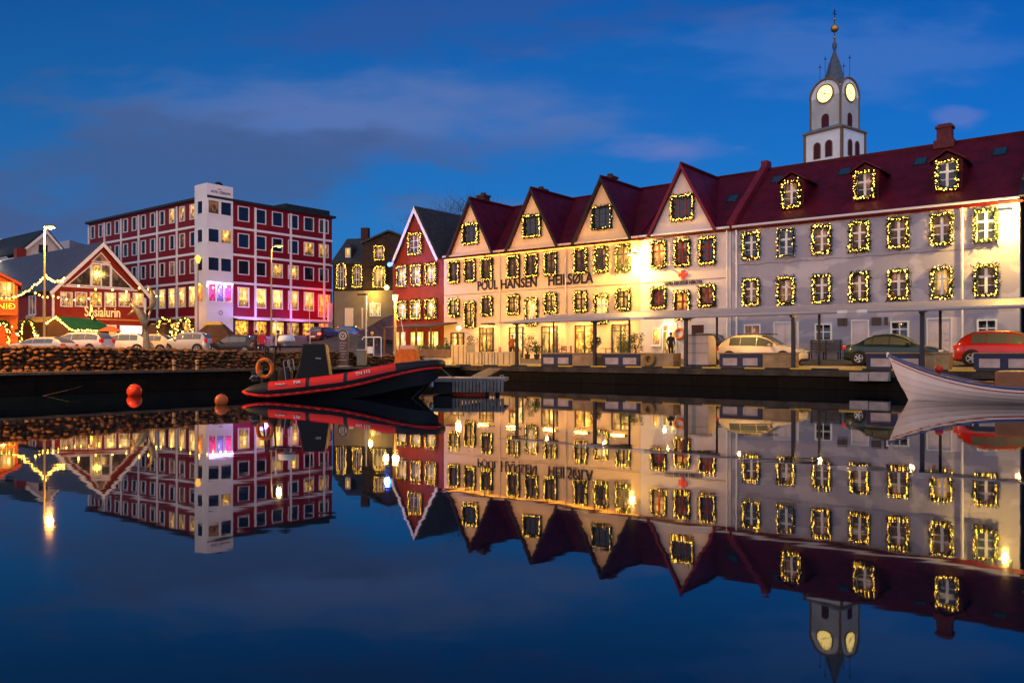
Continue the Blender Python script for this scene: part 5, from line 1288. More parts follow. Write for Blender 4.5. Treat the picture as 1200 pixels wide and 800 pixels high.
GLASS = {'hatch': ((.17, .30), (.306, .494), (.502, .69)), 'estate': ((.07, .26), (.266, .474), (.482, .70)), 'suv': ((.11, .28), (.286, .494), (.502, .70)), 'sedan': ((.23, .305), (.311, .474), (.482, .69))}
SCREEN = {'hatch': (.545, .742, .035, .19), 'estate': (.57, .752, .02, .10), 'suv': (.58, .752, .025, .10), 'sedan': (.555, .738, .165, .315)}
car_glass = mat('car_glass', (.085, .105, .125), .05, spec=.9)
trimk = mat('car_trim', (.02, .02, .022), .55)
def car(kind, loc, rot, L, W, H, paint, label, tail_on=False, trim_side=False, glass=None):
    t = thing('parked_car', label, 'car', loc, rot, 'cars parked by the harbour')
    pr = PROF[kind]; hw = W / 2; glass = glass or car_glass
    def prof(u):
        for (a, b, c), (a2, b2, c2) in zip(pr, pr[1:]):
            if u <= a2: f = (u - a) / (a2 - a); return b + (b2 - b) * f, c + (c2 - c) * f
        return pr[-1][1:]
    def plan(u): return hw * (1 - .16 * max(0, 1 - u / .10) ** 2 - .24 * max(0, (u - .84) / .16) ** 2)
    def ring(u):
        b, r = prof(u); b *= H; r *= H; y = plan(u); zb = .17 + .05 * (max(0, 1 - u / .06) + max(0, (u - .94) / .06)); k = max(0, min(1, (r - b) / (.3 * H)))
        if r < b + .03: r = b + .02
        yr = y * (.93 - .19 * k)
        return [(0, zb), (y * .82, zb), (y * .965, zb + .10), (y, b * .62 + zb * .3), (y * .965, b), (yr, r - .055 * k - .005), (yr * .78, r + .0), (0, r + .022 * k + .012)]
    us = sorted(set([a for a, _, _ in pr] + [.3, .46, .58, .69, .86]))
    vs = []; N = 14
    for u in us:
        h_ = ring(u); x = (u - .5) * L
        vs += [(x, y, z) for y, z in h_] + [(x, -y, z) for y, z in h_[-2:0:-1]]
    fs = [(i * N + j, (i + 1) * N + j, (i + 1) * N + (j + 1) % N, i * N + (j + 1) % N) for i in range(len(us) - 1) for j in range(N)]
    fs += [tuple(range(N)), tuple(range(len(us) * N - 1, (len(us) - 1) * N - 1, -1))]
    body = MB().add(vs, fs).build('body', paint, t, smooth=True)
    sd = body.modifiers.new('sub', 'SUBSURF'); sd.levels = 1; sd.render_levels = 2
    for s in (-1, 1):
        for u0, u1 in GLASS[kind]:
            q = MB(); n_ = 6; v = []
            for i in range(n_ + 1):
                u = u0 + (u1 - u0) * i / n_; h_ = ring(u); (y4, z4), (y5, z5) = h_[4], h_[5]; x = (u - .5) * L
                if z5 - z4 < .06: z5 = z4 + .06
                lo, hi = .06, .88
                v += [(x, s * (y4 + (y5 - y4) * lo + .004), z4 + (z5 - z4) * lo), (x, s * (y4 + (y5 - y4) * hi + .010), z4 + (z5 - z4) * hi)]
            q.add(v, [(2 * i, 2 * i + 2, 2 * i + 3, 2 * i + 1) for i in range(n_)]); q.build('side_window', glass, t, smooth=True)
    sc_ = SCREEN[kind]
    for nm, u0, u1 in (('windscreen', sc_[0], sc_[1]), ('rear_window', sc_[2], sc_[3])):
        q = MB(); v = []; n_ = 4
        for i in range(n_ + 1):
            u = u0 + (u1 - u0) * i / n_; h_ = ring(u); x = (u - .5) * L + (.012 if nm == 'windscreen' else -.012)
            for sgn, j in ((-1, 5), (-1, 6), (0, 7), (1, 6), (1, 5)):
                v.append((x, sgn * h_[j][0] * .93, h_[j][1] + .012))
        q.add(v, [(i * 5 + j, (i + 1) * 5 + j, (i + 1) * 5 + j + 1, i * 5 + j + 1) for i in range(n_) for j in range(4)]); q.build(nm, glass, t, smooth=True)
    rw = .215 * H if kind != 'suv' else .22 * H
    for u in (.175, .815):
        for s in (-1, 1):
            x = (u - .5) * L; y = s * (hw - .10)
            MB().cyl((x, s * (hw - .25), rw + .01), (x, s * (hw + .004), rw + .01), rw * 1.17, n=20).build('wheel_arch', trimk, t)
            wheel = MB().cyl((0, s * -.1, 0), (0, s * .115, 0), rw, n=22).build('wheel', tyre_m, t, (x, y, rw))
            m_ = MB().cyl((0, s * .05, 0), (0, s * .119, 0), rw * .62, n=18, mi=1); m_.tube([(rw * .62 * math.cos(i * math.pi / 9), s * .119, rw * .62 * math.sin(i * math.pi / 9)) for i in range(18)], .016, 5, closed=True)
            for k in range(5):
                an = k * 2 * math.pi / 5; d = Vector((math.cos(an), 0, math.sin(an))) * rw * .58; e = Vector((-math.sin(an), 0, math.cos(an))) * .03
                c = Vector((0, s * .128, 0)); m_.add([c - e, c + e, c + d + e, c + d - e], [(0, 1, 2, 3)])
            m_.build('rim', [rim_m, trimk], wheel)
    for s in (-1, 1):
        b, r = prof(.02); zt = b * H; y = plan(.02)
        MB().box(-.5 * L - .005, -.5 * L + .17, min(s * y * .62, s * y * 1.0), max(s * y * .62, s * y * 1.0), zt * .80 + .02, zt + (.12 if kind in ('estate', 'suv') else .03)).build('tail_light', mat('tail_light_on', (.5, .02, .01), .2, emit=((1, .06, .02), 5)) if tail_on else taillight, t)
        bevel([o for o in t.children if o.name.startswith('tail_light')][-1], .03)
        y = plan(.955)
        hl = MB().box(.5 * L - .26, .5 * L - .035, min(s * y * .56, s * y * .98), max(s * y * .56, s * y * .98), H * .40, H * .475).build('headlight', headlight, t); bevel(hl, .04)
        h_ = ring(.69); MB().ball(((.665 - .5) * L, s * (h_[4][0] + .10), h_[4][1] + .08), .10, 8, sz=.75).build('wing_mirror', paint, t)
    MB().box(-.5 * L - .035, -.5 * L + .1, -hw * .78, hw * .78, .24, .40).box(.5 * L - .12, .5 * L + .02, -hw * .62, hw * .62, .20, .34).build('bumper', trimk if trim_side else paint, t)
    MB().box(-.5 * L - .045, -.5 * L - .037, -.26, .26, .47, .58).build('number_plate', white, t)
    if trim_side:
        for s in (-1, 1): bevel(MB().box(-.17 * L, .20 * L, min(s * (hw - .03), s * (hw + .02)), max(s * (hw - .03), s * (hw + .02)), .36, .62).build('side_panel', trimk, t), .03)
        MB().box(-.25 * L, .15 * L, -.5, -.46, H + .0, H + .05).box(-.25 * L, .15 * L, .46, .5, H + .0, H + .05).build('roof_rails', trimk, t)
    return t
def paint(nm, c, m=.0): return mat('paint_' + nm, c, .28, m, coat=.8)
def place(px, b): a = A(px, b); return w(a, b, terr(a, b))
car('hatch', place(893, 41.6), ROT, 4.5, 1.75, 1.60, paint('white', (.70, .64, .58)), 'white compact car with black side panels parked under the canopy', trim_side=True)
car('sedan', place(1049, 42.4), ROT, 4.52, 1.72, 1.52, paint('dark_green', (.010, .030, .036), .2), 'dark green sedan parked nose right in front of the grey house')
car('hatch', place(1184, 42.2), ROT, 4.3, 1.76, 1.60, paint('red', (.36, .012, .010)), 'bright red hatchback parked at the right edge of the quay')
car('suv', place(833, 45.6), ROT + R(95), 4.2, 1.75, 1.6, paint('black', (.012, .013, .02)), 'dark car half hidden behind the white compact car')
def placeP(px, Y): X = (px - 600) / F * Y; return Vector((X, Y, ground(X, Y)))
def gz(px, Y, z): p = placeP(px, Y); return Vector((p.x, p.y, z))
car('estate', placeP(91, 57), R(180 - 8), 4.75, 1.8, 1.5, paint('silver_white', (.62, .58, .56), .1), 'silver white estate car with its rear to the right behind the rubble wall')
car('hatch', placeP(48, 53), R(172), 4.3, 1.75, 1.10, paint('cream_white', (.66, .60, .50)), 'low cream car half hidden behind the rubble wall at the far left')
car('hatch', placeP(141, 60), R(180 + 14), 4.0, 1.72, 1.52, paint('white2', (.70, .66, .66)), 'white hatchback between the silver estate and the yellow lit hatchback')
car('hatch', placeP(173, 62), R(180 + 2), 3.9, 1.7, 1.48, paint('lamplit_white', (.62, .50, .30)), 'pale hatchback lit yellow below the fish sculpture')  # white car; the yellow lamp light on it is put into the paint colour
car('suv', placeP(219, 62), R(180 - 5), 3.75, 1.65, 1.66, paint('silver', (.42, .42, .40), .3), 'boxy silver car with upright windows left of the black hatchback')
car('hatch', placeP(274, 62.5), R(180 - 7), 4.0, 1.74, 1.48, paint('black2', (.02, .016, .018), .1), 'black hatchback at the right end of the parked row')
car('hatch', gz(381, 78, 2.75), R(70), 4.1, 1.75, 1.5, paint('maroon', (.10, .012, .02)), 'dark red car with glowing tail lights driving away up the road', tail_on=True)
car('hatch', gz(402, 84, 3.0), R(165), 4.2, 1.75, 1.55, paint('blue', (.02, .10, .50), .1), 'bright blue car standing beside the road in front of the stone building')

# ================================================================== PEOPLE (skin-modifier bodies, clothes as children)
def person(loc, rot, label, top, legs, hair, arm=.0, stride=.1, ht=1.74, cap=None):
    k = ht / 1.74
    J = {'pelvis': (0, 0, .94, .135), 'waist': (0, .01, 1.08, .13), 'chest': (0, .0, 1.30, .155), 'neck0': (0, 0, 1.46, .085), 'neck': (0, -.01, 1.52, .055), 'head0': (0, -.02, 1.58, .075), 'head': (0, -.03, 1.66, .092), 'crown': (0, -.02, 1.73, .060)}
    E = [('pelvis', 'waist'), ('waist', 'chest'), ('chest', 'neck0'), ('neck0', 'neck'), ('neck', 'head0'), ('head0', 'head'), ('head', 'crown')]
    for s, n_ in ((-1, 'l'), (1, 'r')):
        f = stride * s
        J.update({'hip' + n_: (s * .10, 0, .86, .10), 'knee' + n_: (s * .115, -.03 - f * .6, .50, .068), 'ank' + n_: (s * .12, f * .9 * -1 + .02, .10, .048), 'toe' + n_: (s * .135, -.16 - f * .9, .045, .04),
                  'sh' + n_: (s * .19, .01, 1.41, .075), 'el' + n_: (s * .27, .03 - arm * .2 * (s > 0), 1.14, .052), 'wr' + n_: (s * .27, -.10 - arm * (s > 0), .92 + arm * .5 * (s > 0), .036), 'hd' + n_: (s * .265, -.15 - arm * (s > 0), .85 + arm * .5 * (s > 0), .04)})
        E += [('pelvis', 'hip' + n_), ('hip' + n_, 'knee' + n_), ('knee' + n_, 'ank' + n_), ('ank' + n_, 'toe' + n_), ('chest', 'sh' + n_), ('sh' + n_, 'el' + n_), ('el' + n_, 'wr' + n_), ('wr' + n_, 'hd' + n_)]
    names = list(J); me = bpy.data.meshes.new('person'); me.from_pydata([tuple(c * k for c in J[n][:3]) for n in names], [(names.index(a), names.index(b)) for a, b in E], [])
    o = bpy.data.objects.new('tmp_body', me); col.objects.link(o); o.modifiers.new('skin', 'SKIN'); ss = o.modifiers.new('sub', 'SUBSURF'); ss.levels = 2
    for i, n in enumerate(names): me.skin_vertices[0].data[i].radius = (J[n][3] * k, J[n][3] * k)
    me.skin_vertices[0].data[0].use_root = True
    bpy.context.view_layer.update()
    m2 = bpy.data.meshes.new_from_object(o.evaluated_get(bpy.context.evaluated_depsgraph_get())); bpy.data.objects.remove(o)
    m2.materials.clear()
    for m in (mat('skin_tone', (.42, .22, .15), .5), top, legs, mat('shoe_black', (.015, .014, .014), .5)): m2.materials.append(m)
    for p in m2.polygons:
        c = p.center / k; p.use_smooth = True
        armz = abs(c.x) > .2
        p.material_index = 3 if c.z < .09 else 0 if (c.z > 1.495 or (armz and c.z < .90 + arm * .4)) else 1 if (c.z > .86 or armz) else 2
    t = link('person', m2, None, loc, rot); tag(t, label, 'person')
    h_ = MB().ball((0, .005 * k, 1.685 * k), .108 * k, 14, sz=.95); h_.build('hair' if not cap else 'cap', hair, t, smooth=True)
    f_ = MB().ball((-.035 * k, -.118 * k, 1.665 * k), .012 * k, 6).ball((.035 * k, -.118 * k, 1.665 * k), .012 * k, 6); f_.build('eyes', black, t)
    MB().ball((0, -.13 * k, 1.635 * k), .018 * k, 6).build('nose', mat('skin_tone', (.42, .22, .15), .5), t)
    MB().box(-.19 * k, .19 * k, -.15 * k, .15 * k, .85 * k, .90 * k).build('jacket_hem', top, t); bevel([c for c in t.children if c.name.startswith('jacket_hem')][0], .05 * k, 3)
    return t
jr = mat('jacket_red', (.40, .02, .025), .7); jd = mat('jacket_dark', (.02, .02, .028), .7); jb = mat('jacket_brown', (.10, .055, .025), .7); jn = mat('trousers_dark', (.018, .018, .024), .8); hd = mat('hair_dark', (.02, .013, .01), .6)
person(placeP(307, 52), R(30), 'person in a red jacket standing at the wall behind the inflatable boat', jr, jn, hd, .1)
person(placeP(300, 52.6), R(-40), 'person in dark clothes standing left of the one in a red jacket', jd, jn, hd, .2)
person(placeP(326, 52), R(200), 'person in a brown jacket standing right of the lamp pole at the rubble wall', jb, jn, hd, .15, cap=None)
person(placeP(436, 54), R(160), 'person in dark clothes with a yellow cap behind the white barrier', jd, jn, mat('cap_yellow', (.6, .4, .05), .6), .1, cap=True)
person(place(786, 47.3), R(150), 'person in dark clothes standing in the bright doorway of the pale gabled house', jd, jn, hd, .1, ht=1.7)
person(place(600.5, 45.8), R(10), 'person in a rust coat standing outside the double doors by the round shrub', mat('coat_rust', (.25, .08, .03), .7), jn, hd, .1)

# ================================================================== MARKET STALLS
dkbrown = mat('stall_brown', (.060, .030, .016), .75, noise=(2, .3)); ylw = mat('stall_yellow', (.55, .40, .07), .6, noise=(2, .2)); grn = mat('stall_green', (.010, .085, .035), .6, noise=(2, .25))
def light_string(pts, label, n, name='light_string', sag=0, r_=.05, cat='light string', group=None, wire=True, jit=.03):
    """Bulbs strung along a path of world points."""
    pts = [Vector(p) for p in pts]; o0 = pts[0]; d = [0]
    for p, q in zip(pts, pts[1:]): d.append(d[-1] + (q - p).length)
    m_ = MB(); wv_ = []
    for i in range(n):
        s_ = (i + .5) / n * d[-1]; k = max(j for j in range(len(pts) - 1) if d[j] <= s_); f = (s_ - d[k]) / max(1e-6, d[k + 1] - d[k])
        p = pts[k].lerp(pts[k + 1], f) - Vector((0, 0, sag * 4 * f * (1 - f))) - o0; wv_.append(p.copy())
        m_.octa((p.x + random.gauss(0, jit), p.y + random.gauss(0, jit), p.z - .06 + random.gauss(0, jit)), r_)
    wv_ = [Vector((0, 0, 0))] + wv_ + [pts[-1] - o0]
    o = MB().tube(wv_, .012, 4).build(name, black, None, o0); tag(o, label, cat, group); m_.build('bulbs', bulb, o); return o
SY = 64.0
def Q(px, py, Y=SY): return P(px, Y, py=py)
def stall_rel(t): return lambda px, py, dy=0: Q(px, py) - t.location + Vector((0, dy, 0))
# green roofed stall
gs = thing('market_stall', 'market hut with green pitched roof and lit brown gable', 'market stall', placeP(69, SY)); q = stall_rel(gs)
m_ = MB(); p = [q(55, 379), q(83, 384), q(67, 371.5)]
m_.slab([p[0], p[1], p[2]], .1); m_.slab([q(55, 400), q(83, 402), p[1], p[0]], .1); m_.build('gable_wall', dkbrown, gs)
m_ = MB(); e = Vector((.0, .0, 0)); rdir = q(95, 372.2) - q(66.5, 370.5) + Vector((0, 2.2, 0))
m_.slab([q(83.5, 385), q(83.5, 385) + rdir + Vector((.6, 0, 0)), q(66.5, 370.5) + rdir, q(66.5, 370.5)], .08); m_.slab([q(66.5, 370.5), q(66.5, 370.5) + rdir, q(53, 380) + rdir, q(53, 380)], .08); m_.build('roof', grn, gs)
m_ = MB().slab([q(83, 402), q(83, 402) + rdir, q(83, 384.5) + rdir, q(83, 384.5)], .08); m_.build('side_wall', dkbrown, gs)
light_string([Q(54, 379) - Vector((0, .15, 0)), Q(66.5, 370.5) - Vector((0, .15, 0)), Q(83.5, 385) - Vector((0, .15, 0))], 'fairy lights along the gable edge of the green roofed market hut', 26, group='market lights', r_=.06)
light_string([Q(83.5, 386) - Vector((0, .2, 0)), Q(114, 386.5)], 'fairy lights along the lower eave of the green roofed market hut', 18, group='market lights', r_=.06)
# yellow awning stall with dark counter
ys = thing('market_stall', 'dark market stall with a pale yellow awning at the far left', 'market stall', placeP(30, 66))
m_ = MB(); a0_, a1_, a2_, a3_ = [P(px, 66, py=py) - ys.location for px, py in ((22, 376.5), (52, 376.5), (51, 370), (27, 370.5))]
m_.slab([a0_, a1_, a2_ + Vector((0, 1.2, 0)), a3_ + Vector((0, 1.2, 0))], .06); m_.build('awning', ylw, ys)
x0, x1 = a0_.x - .9, a1_.x + .2; MB().box(x0, x1, .1, 1.6, 0, a0_.z - .02).build('counter', dkbrown, ys)
# small brown tents
def tent(pxl, pxr, pxa0, pxa1, y0, y1, Y, label, mt=dkbrown):
    t = thing('market_tent', label, 'market tent', placeP((pxl + pxr) / 2, Y)); f = lambda px, py: P(px, Y, py=py) - t.location
    bl, br, tl, trr = f(pxl, y1), f(pxr, y1), f(pxa0, y0), f(pxa1, y0); dp = (br.x - bl.x) * .7
    vs = [bl, br, br + Vector((0, dp, 0)), bl + Vector((0, dp, 0)), tl + Vector((0, dp * .35, 0)), trr + Vector((0, dp * .35, 0)), trr + Vector((0, dp * .65, 0)), tl + Vector((0, dp * .65, 0))]
    MB().add([tuple(v) for v in vs], [(0, 1, 5, 4), (1, 2, 6, 5), (2, 3, 7, 6), (3, 0, 4, 7), (4, 5, 6, 7)]).build('roof', mt, t)
    MB().add([(v.x * .96, v.y + .05, z) for z in (0, bl.z) for v in vs[:4]], [(0, 1, 5, 4), (1, 2, 6, 5), (2, 3, 7, 6), (3, 0, 4, 7)]).build('side_cloth', mt, t); return t
tent(165, 193, 173, 190, 379.5, 391, 68, 'small flat topped brown market tent right of the fish sculpture')
tent(225, 269, 238, 257, 380, 394, 68, 'wide brown pyramid market tent at the foot of the white tower')
yt = tent(237, 259, 240, 256, 376.5, 381, 71, 'narrow yellow topped market tent behind the wide brown tent', ylw)
def arch_lights(px, y0, y1, wd, Y, label, n=30, green=True):
    c = placeP(px, Y); zt = hz(y0, Y); zb = max(c.z, hz(y1, Y)); r_ = wd / 2
    pts = [(c.x - r_, Y, zb)] + [(c.x - r_ * math.cos(math.pi * i / 10), Y, zt - r_ + r_ * math.sin(math.pi * i / 10)) for i in range(11)] + [(c.x + r_, Y, zb)]
    o = light_string(pts, label, n, 'light_arch', 0, .06, 'light arch', jit=.07); o0 = Vector(pts[0]); g = MB()
    for i in range(260):
        k = random.randrange(len(pts) - 1); p = Vector(pts[k]).lerp(Vector(pts[k + 1]), random.random()) - o0 + Vector((random.gauss(0, .09), random.gauss(0, .06), random.gauss(0, .09)))
        d = Vector((random.gauss(0, 1), random.gauss(0, .5), random.gauss(0, 1))).normalized() * .16; e = d.orthogonal().normalized() * .035; g.add([p - d - e, p - d + e, p + d], [(0, 1, 2)])
    g.build('fir_twigs', fir, o); return o
arch_lights(32, 376, 400, 1.0, 63, 'round topped arch of fir twigs and fairy lights left of the lamp pole'); arch_lights(3, 378, 402, .9, 60, 'lit fir arch at the far left edge under the orange cabin')
arch_lights(193.5, 373, 392, 1.15, 68, 'lit fir arch between the two brown market tents'); arch_lights(216, 374, 393, 1.3, 68, 'lit fir arch with green glow left of the wide brown tent')
for px, py, Y in ((44, 392, 62), (110, 376, 66), (200, 388, 66), (214, 388, 66), (20, 390, 61), (262, 384, 69)):
    p = P(px, Y, py=py); o = MB().lathe([(.05, .30), (.16, .26), (.13, 0), (.06, -.02)], n=10).build('stall_lantern', dark_metal, None, p); tag(o, {44: 'stall lantern right of the round fir arch', 110: 'stall lantern above the right end of the green hut', 200: 'stall lantern beside the lit fir arch between brown tents', 214: 'stall lantern inside the green glowing fir arch', 20: 'stall lantern in the dark stall under the orange cabin', 262: 'stall lantern at the right end of the wide brown tent'}[px], 'lantern')
    MB().ball((0, 0, -.06), .09, 8).build('lantern_bulb', lampglow, o); lamp(o, (0, -.15, -.25), 95, (1, .52, .12), .15)
# string lights across the market
light_string([Q(-12, 345, 60), Q(14, 347.5, 60), Q(30, 341, 58), Q(40, 333, 57), Q(52, 322, 55)], 'thick string of lights rising from the orange cabin to the tall lamp pole', 34, sag=.1, r_=.062)
light_string([Q(52.5, 321, 55), Q(75, 326, 70), Q(130, 338, 71), Q(170, 334, 70), Q(188, 346, 75), Q(232, 332, 80), Q(276, 332, 88)], 'long string of spaced bulbs from the tall lamp pole to the hotel', 30, sag=.35, r_=.10)
light_string([Q(20, 338, 62), Q(41, 342, 62), Q(64, 346, 66), Q(104, 349, 70), Q(147, 348, 70)], 'string of spaced bulbs in front of the red shop windows', 14, sag=.2, r_=.09)
xt = P(105, 66, py=390); xm = thing('lit_fir_tree', 'small fir tree wound with lights at the right end of the green hut', 'fir tree', gz(107, 66, ground(xt.x, 66)))
h_ = hz(358, 66) - xm.location.z; g = MB(); bl_ = MB()
for i in range(420):
    z = random.random(); r_ = (1 - z) * .55 * math.sqrt(random.random()); an = random.random() * 6.28; p = Vector((r_ * math.cos(an), r_ * math.sin(an), .3 + z * (h_ - .3))); d = Vector((math.cos(an), math.sin(an), -.4)) * .2; e = Vector((-math.sin(an), math.cos(an), 0)) * .05; g.add([p - e, p + e, p + d], [(0, 1, 2)])
for i in range(60):
    z = random.random(); r_ = (1 - z) * .6; an = random.random() * 6.28; bl_.octa((r_ * math.cos(an), r_ * math.sin(an), .3 + z * (h_ - .3)), .055)
MB().cyl((0, 0, 0), (0, 0, h_ * .95), .05, .01, 6).build('trunk', bark, xm); g.build('crown', fir, xm); bl_.build('fairy_lights', bulb, xm)

# fish sculpture
fs_ = thing('fish_sculpture', 'grey bronze sculpture of two leaping fish above the parked cars', 'sculpture', placeP(172, 57)); bronze = mat('grey_bronze', (.20, .19, .14), .45, .35, noise=(3, .35))
f = lambda px, py, dy=0: P(px, 57, py=py) - fs_.location + Vector((0, dy, 0))
def fish(path, rs, tail, fins, nm):
    m_ = MB().tube(path, rs, 10); a, b = tail
    d = (path[-1] - path[-2]).normalized()
    for t_ in tail: m_.slab([path[-1] + Vector((.10, 0, 0)), path[-1] - Vector((.10, 0, .05)), t_ + Vector((0, .05, 0))], .05)
    for p0, p1, p2 in fins: m_.slab([p0, p1, p2], .05)
    m_.build(nm, bronze, fs_, smooth=True)
fish([f(171, 386), f(169, 378), f(167, 371), f(163, 365), f(158, 360), f(153, 355)], [.09, .24, .30, .25, .18, .08], (f(147, 349), f(150, 352)), ((f(160, 366), f(156, 362), f(148.5, 369)), (f(158, 362), f(161, 364), f(153, 349))), 'lower_fish')
fish([f(174, 365, .3), f(176, 358, .3), f(177.5, 350, .3), f(176.5, 345, .3), f(174.5, 340, .3)], [.07, .20, .22, .17, .08], (f(169.5, 333, .3), f(172, 334, .3)), ((f(179, 348, .3), f(178, 343, .3), f(183, 343.5, .3)), (f(174, 362, .3), f(176, 358, .3), f(167, 361, .3))), 'upper_fish')
MB().cyl(tuple(f(171, 388)), (0, 0, 0), .16, .3, 10).cyl(tuple(f(174, 364, .3)), tuple(f(172, 378)), .07, .09, 8).build('plinth', bronze, fs_)

# ================================================================== LAMPS AND STREET FURNITURE
ypole = mat('lamp_pole_yellow', (.34, .27, .12), .5, .3)
def street_lamp(px, Y, py, label, arm, power, hd_=None, mt=ypole, colr=(1, .55, .14), r0=.10):
    b0 = placeP(px, Y); zt = hz(py, Y) - b0.z; t = thing('street_lamp', label, 'street lamp', b0)
    s = 1 if arm > 0 else -1
    MB().tube([(0, 0, 0), (0, 0, 1.0), (0, 0, zt - .5), (arm * .25, 0, zt - .12), (arm, 0, zt)], [r0, r0 * .9, r0 * .55, r0 * .45, r0 * .4], 8).build('pole', mt, t)
    hd_o = bevel(MB().box(min(arm - s * .1, arm + s * .65), max(arm - s * .1, arm + s * .65), -.16, .16, zt - .06, zt + .10).build('lamp_head', mat('lamp_head', (.18, .16, .12), .5), t), .04)
    MB().ball((arm + s * .28, 0, zt - .07), .17, 12, sz=.6).build('lamp_glass', lampglow, hd_o, smooth=True)
    if power: lamp(hd_o, (arm + s * .28, -.1, zt - .5), power, colr, .2)
    return t
street_lamp(52, 55, 266, 'tall yellow lit street lamp standing behind the rubble wall at the left',   .12, 6500, colr=(1, .40, .06))
street_lamp(318, 74, 288, 'tall street lamp with short curved arm in front of the hotel right wing', .45, 500)
# lamp on the same quay a little to the left of the frame: its arm reaches over the wall and rakes the rubble
lb = w(-36.2, 7, terr(-36.2, 7)); t = thing('street_lamp', 'street lamp on the rubble wall just outside the left edge', 'street lamp', lb, ROT)
MB().tube([(0, 0, 0), (0, 0, 5.4), (.5, 0, 5.9), (2.6, 0, 6.1)], [.09, .07, .05, .045], 8).build('pole', ypole, t)
hd_o = MB().box(2.4, 3.1, -.16, .16, 6.05, 6.2).build('lamp_head', mat('lamp_head', (.18, .16, .12), .5), t); MB().ball((2.75, 0, 6.03), .17, 12, sz=.6).build('lamp_glass', lampglow, hd_o, smooth=True)
lamp(hd_o, (2.75, 0, 5.75), 9000, (1, .42, .07), .18)
# unlit square headed post
b0 = placeP(429, 49); zt = hz(346, 49) - b0.z; t = thing('street_lamp', 'slim unlit lamp post with flat square head beside the white barrier', 'street lamp', b0)
MB().cyl((0, 0, 0), (0, 0, zt), .06, .045, 8).build('pole', steel, t); MB().box(-.52, .12, -.12, .12, zt, zt + .09).build('lamp_head', dark_metal, t)
# lit flat-hatted lantern
b0 = placeP(463, 50); zt = hz(344, 50) - b0.z; t = thing('street_lamp', 'lit round lantern with flat hat on a tall post beside the red gabled house', 'street lamp', b0)
MB().cyl((0, 0, 0), (0, 0, zt - .45), .09, .06, 10).build('pole', ypole, t); MB().lathe([(.05, zt - .02), (.30, zt - .06), (.30, zt - .09), (.1, zt - .08)], n=16).build('hat', dark_metal, t); MB().lathe([(.11, zt - .45), (.16, zt - .25), (.17, zt - .095)], n=14).build('lamp_glass', lampglow, t, smooth=True); lamp(t, (.1, -.45, zt - .5), 800, (1, .50, .11), .18)
b0 = place(537.5, 42.6); zt = hz(384.5, b0.y) - b0.z; t = thing('street_lamp', 'low lit globe lamp in front of the cream building near the porch', 'street lamp', b0); MB().cyl((0, 0, 0), (0, 0, zt - .12), .05, .04, 8).build('pole', dark_metal, t); MB().ball((0, 0, zt), .17, 12).build('lamp_glass', lampglow, t, smooth=True); lamp(t, (0, -.35, zt + .1), 800, (1, .48, .10), .18)
b0 = placeP(232, 77); zt = hz(352 - 52, 77) - b0.z; t = thing('street_lamp', 'old style lantern on a slim post in front of the white tower', 'street lamp', b0); MB().cyl((0, 0, 0), (0, 0, zt - .7), .07, .04, 8).build('pole', mat('post_copper', (.25, .13, .06), .5), t); MB().lathe([(.12, zt - .7), (.30, zt - .25), (.34, zt - .22), (.06, zt + .1)], n=8).build('lantern', mat('lantern_amber', (.3, .15, .03), .4, emit=((1, .45, .06), 1.6)), t)
# bright wall lantern and blue lamp on the corner of the red house
o = MB().ball((0, 0, 0), .20, 12).build('corner_lamp', lampglow, None, Q(453, 337, 66), smooth=True); tag(o, 'bright white wall lamp left of the red gabled house corner', 'wall lamp'); MB().tube([(0, 0, .2), (0, .1, .35), (.5, .6, .38)], .03, 6).build('bracket', dark_metal, o); lamp(o, (0, -.4, -.2), 320, (1, .62, .2), .2)
blue_g = mat('blue_glow', (.02, .05, .3), .4, emit=((.03, .14, 1), 8)); o = MB().ball((0, 0, 0), .18, 10).build('blue_lamp', blue_g, None, Q(456.5, 310, 66), smooth=True); tag(o, 'small blue lamp on the corner of the red gabled house', 'blue lamp'); MB().tube([(0, 0, .15), (.1, .2, .3), (.45, .6, .3)], .025, 6).build('bracket', dark_metal, o); lamp(o, (-.1, -.6, -.2), 800, (.05, .15, 1), .2)
# flag staff of the red house
fp = MB().tube([Q(474, 322 + 66, 62), Q(481, 404, 60)], .02, 6); fs0 = place(478, 44.8)
o = MB().cyl((0, 0, 0), (-.55, 0, 2.9), .03, .02, 6).build('leaning_pole', white, None, fs0); tag(o, 'white pole leaning in front of the red house porch', 'pole')
# information pillar
b0 = P(402.5, 44.5); b0 = gz(402.5, 44.5, .98); t = thing('information_pillar', 'dark round topped information pillar with white ring emblem', 'information pillar', b0, R(-12)); hw_ = 6.3 / F * 44.5; zt = hz(386.5, 44.5) - b0.z
pil = mat('pillar_slate', (.05, .045, .065), .5, noise=(3, .2))
MB().prism([(-hw_, 0), (hw_, 0)] + [(hw_ * math.cos(math.pi * i / 10), zt - hw_ + hw_ * math.sin(math.pi * i / 10)) for i in range(11)], -.06, .06).build('slab', pil, t); MB().tube([(.19 * math.cos(i * math.pi / 10), -.075, zt - .33 + .19 * math.sin(i * math.pi / 10)) for i in range(20)], .022, 6, closed=True).tube([(-.07, -.075, zt - .26), (0, -.075, zt - .45), (.07, -.075, zt - .26)], .02, 5).build('ring_emblem', white_l, t)
m_ = MB()
for i in range(7): m_.box(-.2, .2 - (i % 3) * .07, -.068, -.062, zt - .72 - i * .16, zt - .69 - i * .16)
m_.build('text_lines', mat('text_grey', (.30, .28, .33), .5), t); MB().cbox(0, 0, -.12, .8, .4, .12).build('base', concrete, t)
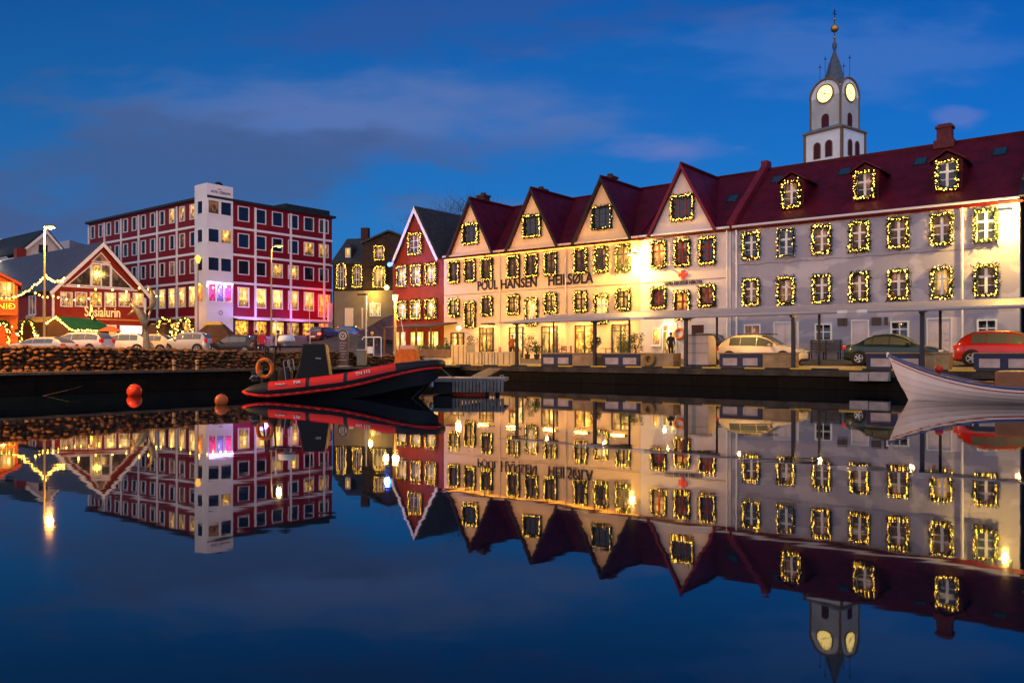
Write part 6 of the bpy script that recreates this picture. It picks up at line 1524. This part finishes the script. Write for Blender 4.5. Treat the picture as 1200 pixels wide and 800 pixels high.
# white barrier, cabinet, bollard box
b0 = gz(436, 47, ground(P(436, 47).x, 47)); t = thing('barrier', 'white tubular barrier frame in front of the ramp', 'barrier', b0, R(-6)); zt = hz(395, 47) - b0.z; fx = lambda px: (px - 436) / F * 47
MB().tube([(fx(424), 0, zt - .15), (fx(426), 0, zt), (fx(446), 0, zt), (fx(447), 0, zt - .05), (fx(447), 0, 0)], .035, 8).tube([(fx(438), 0, zt), (fx(438), 0, .1)], .03, 8).build('rail', white, t); MB().box(fx(431), fx(437.5), -.12, .06, zt - .95, zt - .55).build('notice_plate', white, t)
t = thing('cabinet', 'small grey green service cabinet at the foot of the slim lamp post', 'cabinet', gz(424, 45, .98)); MB().box(-.25, .25, -.2, .2, 0, .85).build('body', mat('cabinet_green', (.12, .14, .12), .6, noise=(3, .2)), t); MB().box(-.27, .27, -.22, .22, .852, .89).build('lid', steel, t); MB().box(-.2, .2, -.215, -.203, .1, .75).build('door', mat('cabinet_green2', (.13, .15, .13), .6), t)
# orange covered crate on the quay
b0 = gz(477.5, 46.5, ground(P(477.5, 46.5).x, 46.5)); t = thing('covered_crate', 'orange tarpaulin covered crate with pale cap behind the boat bow', 'crate', b0, R(-8)); fx = lambda px: (px - 477.5) / F * 46.5; zt = hz(409, 46.5) - b0.z
m_ = MB(); v0 = [(fx(463), -.5, 0), (fx(491), -.5, 0), (fx(491), .7, 0), (fx(463), .7, 0), (fx(466.5), -.38, zt), (fx(488), -.38, zt), (fx(488), .55, zt), (fx(466.5), .55, zt)]; m_.add(v0, [(0, 1, 5, 4), (1, 2, 6, 5), (2, 3, 7, 6), (3, 0, 4, 7), (4, 5, 6, 7)]); bevel(m_.build('tarpaulin', mat('tarp_orange', (.62, .13, .012), .55, noise=(4, .3), bump=(4, .6)), t), .06, 3)
MB().box(fx(470), fx(487), -.3, .45, zt + .01, zt + .22).build('cap', mat('tarp_pale', (.65, .42, .25), .6), t)
# coloured market parasol in front of shop
t = thing('market_parasol', 'small orange topped stall roof in front of the glowing shop window', 'market stall', gz(129, 66, ground(P(129, 66).x, 66))); zt = hz(382, 66) - t.location.z; MB().lathe([(1.1, zt - .45), (.5, zt - .15), (.08, zt)], n=8).build('canopy', mat('parasol_orange', (.6, .16, .04), .6), t); MB().cyl((0, 0, 0), (0, 0, zt), .03, n=6).build('pole', steel, t)
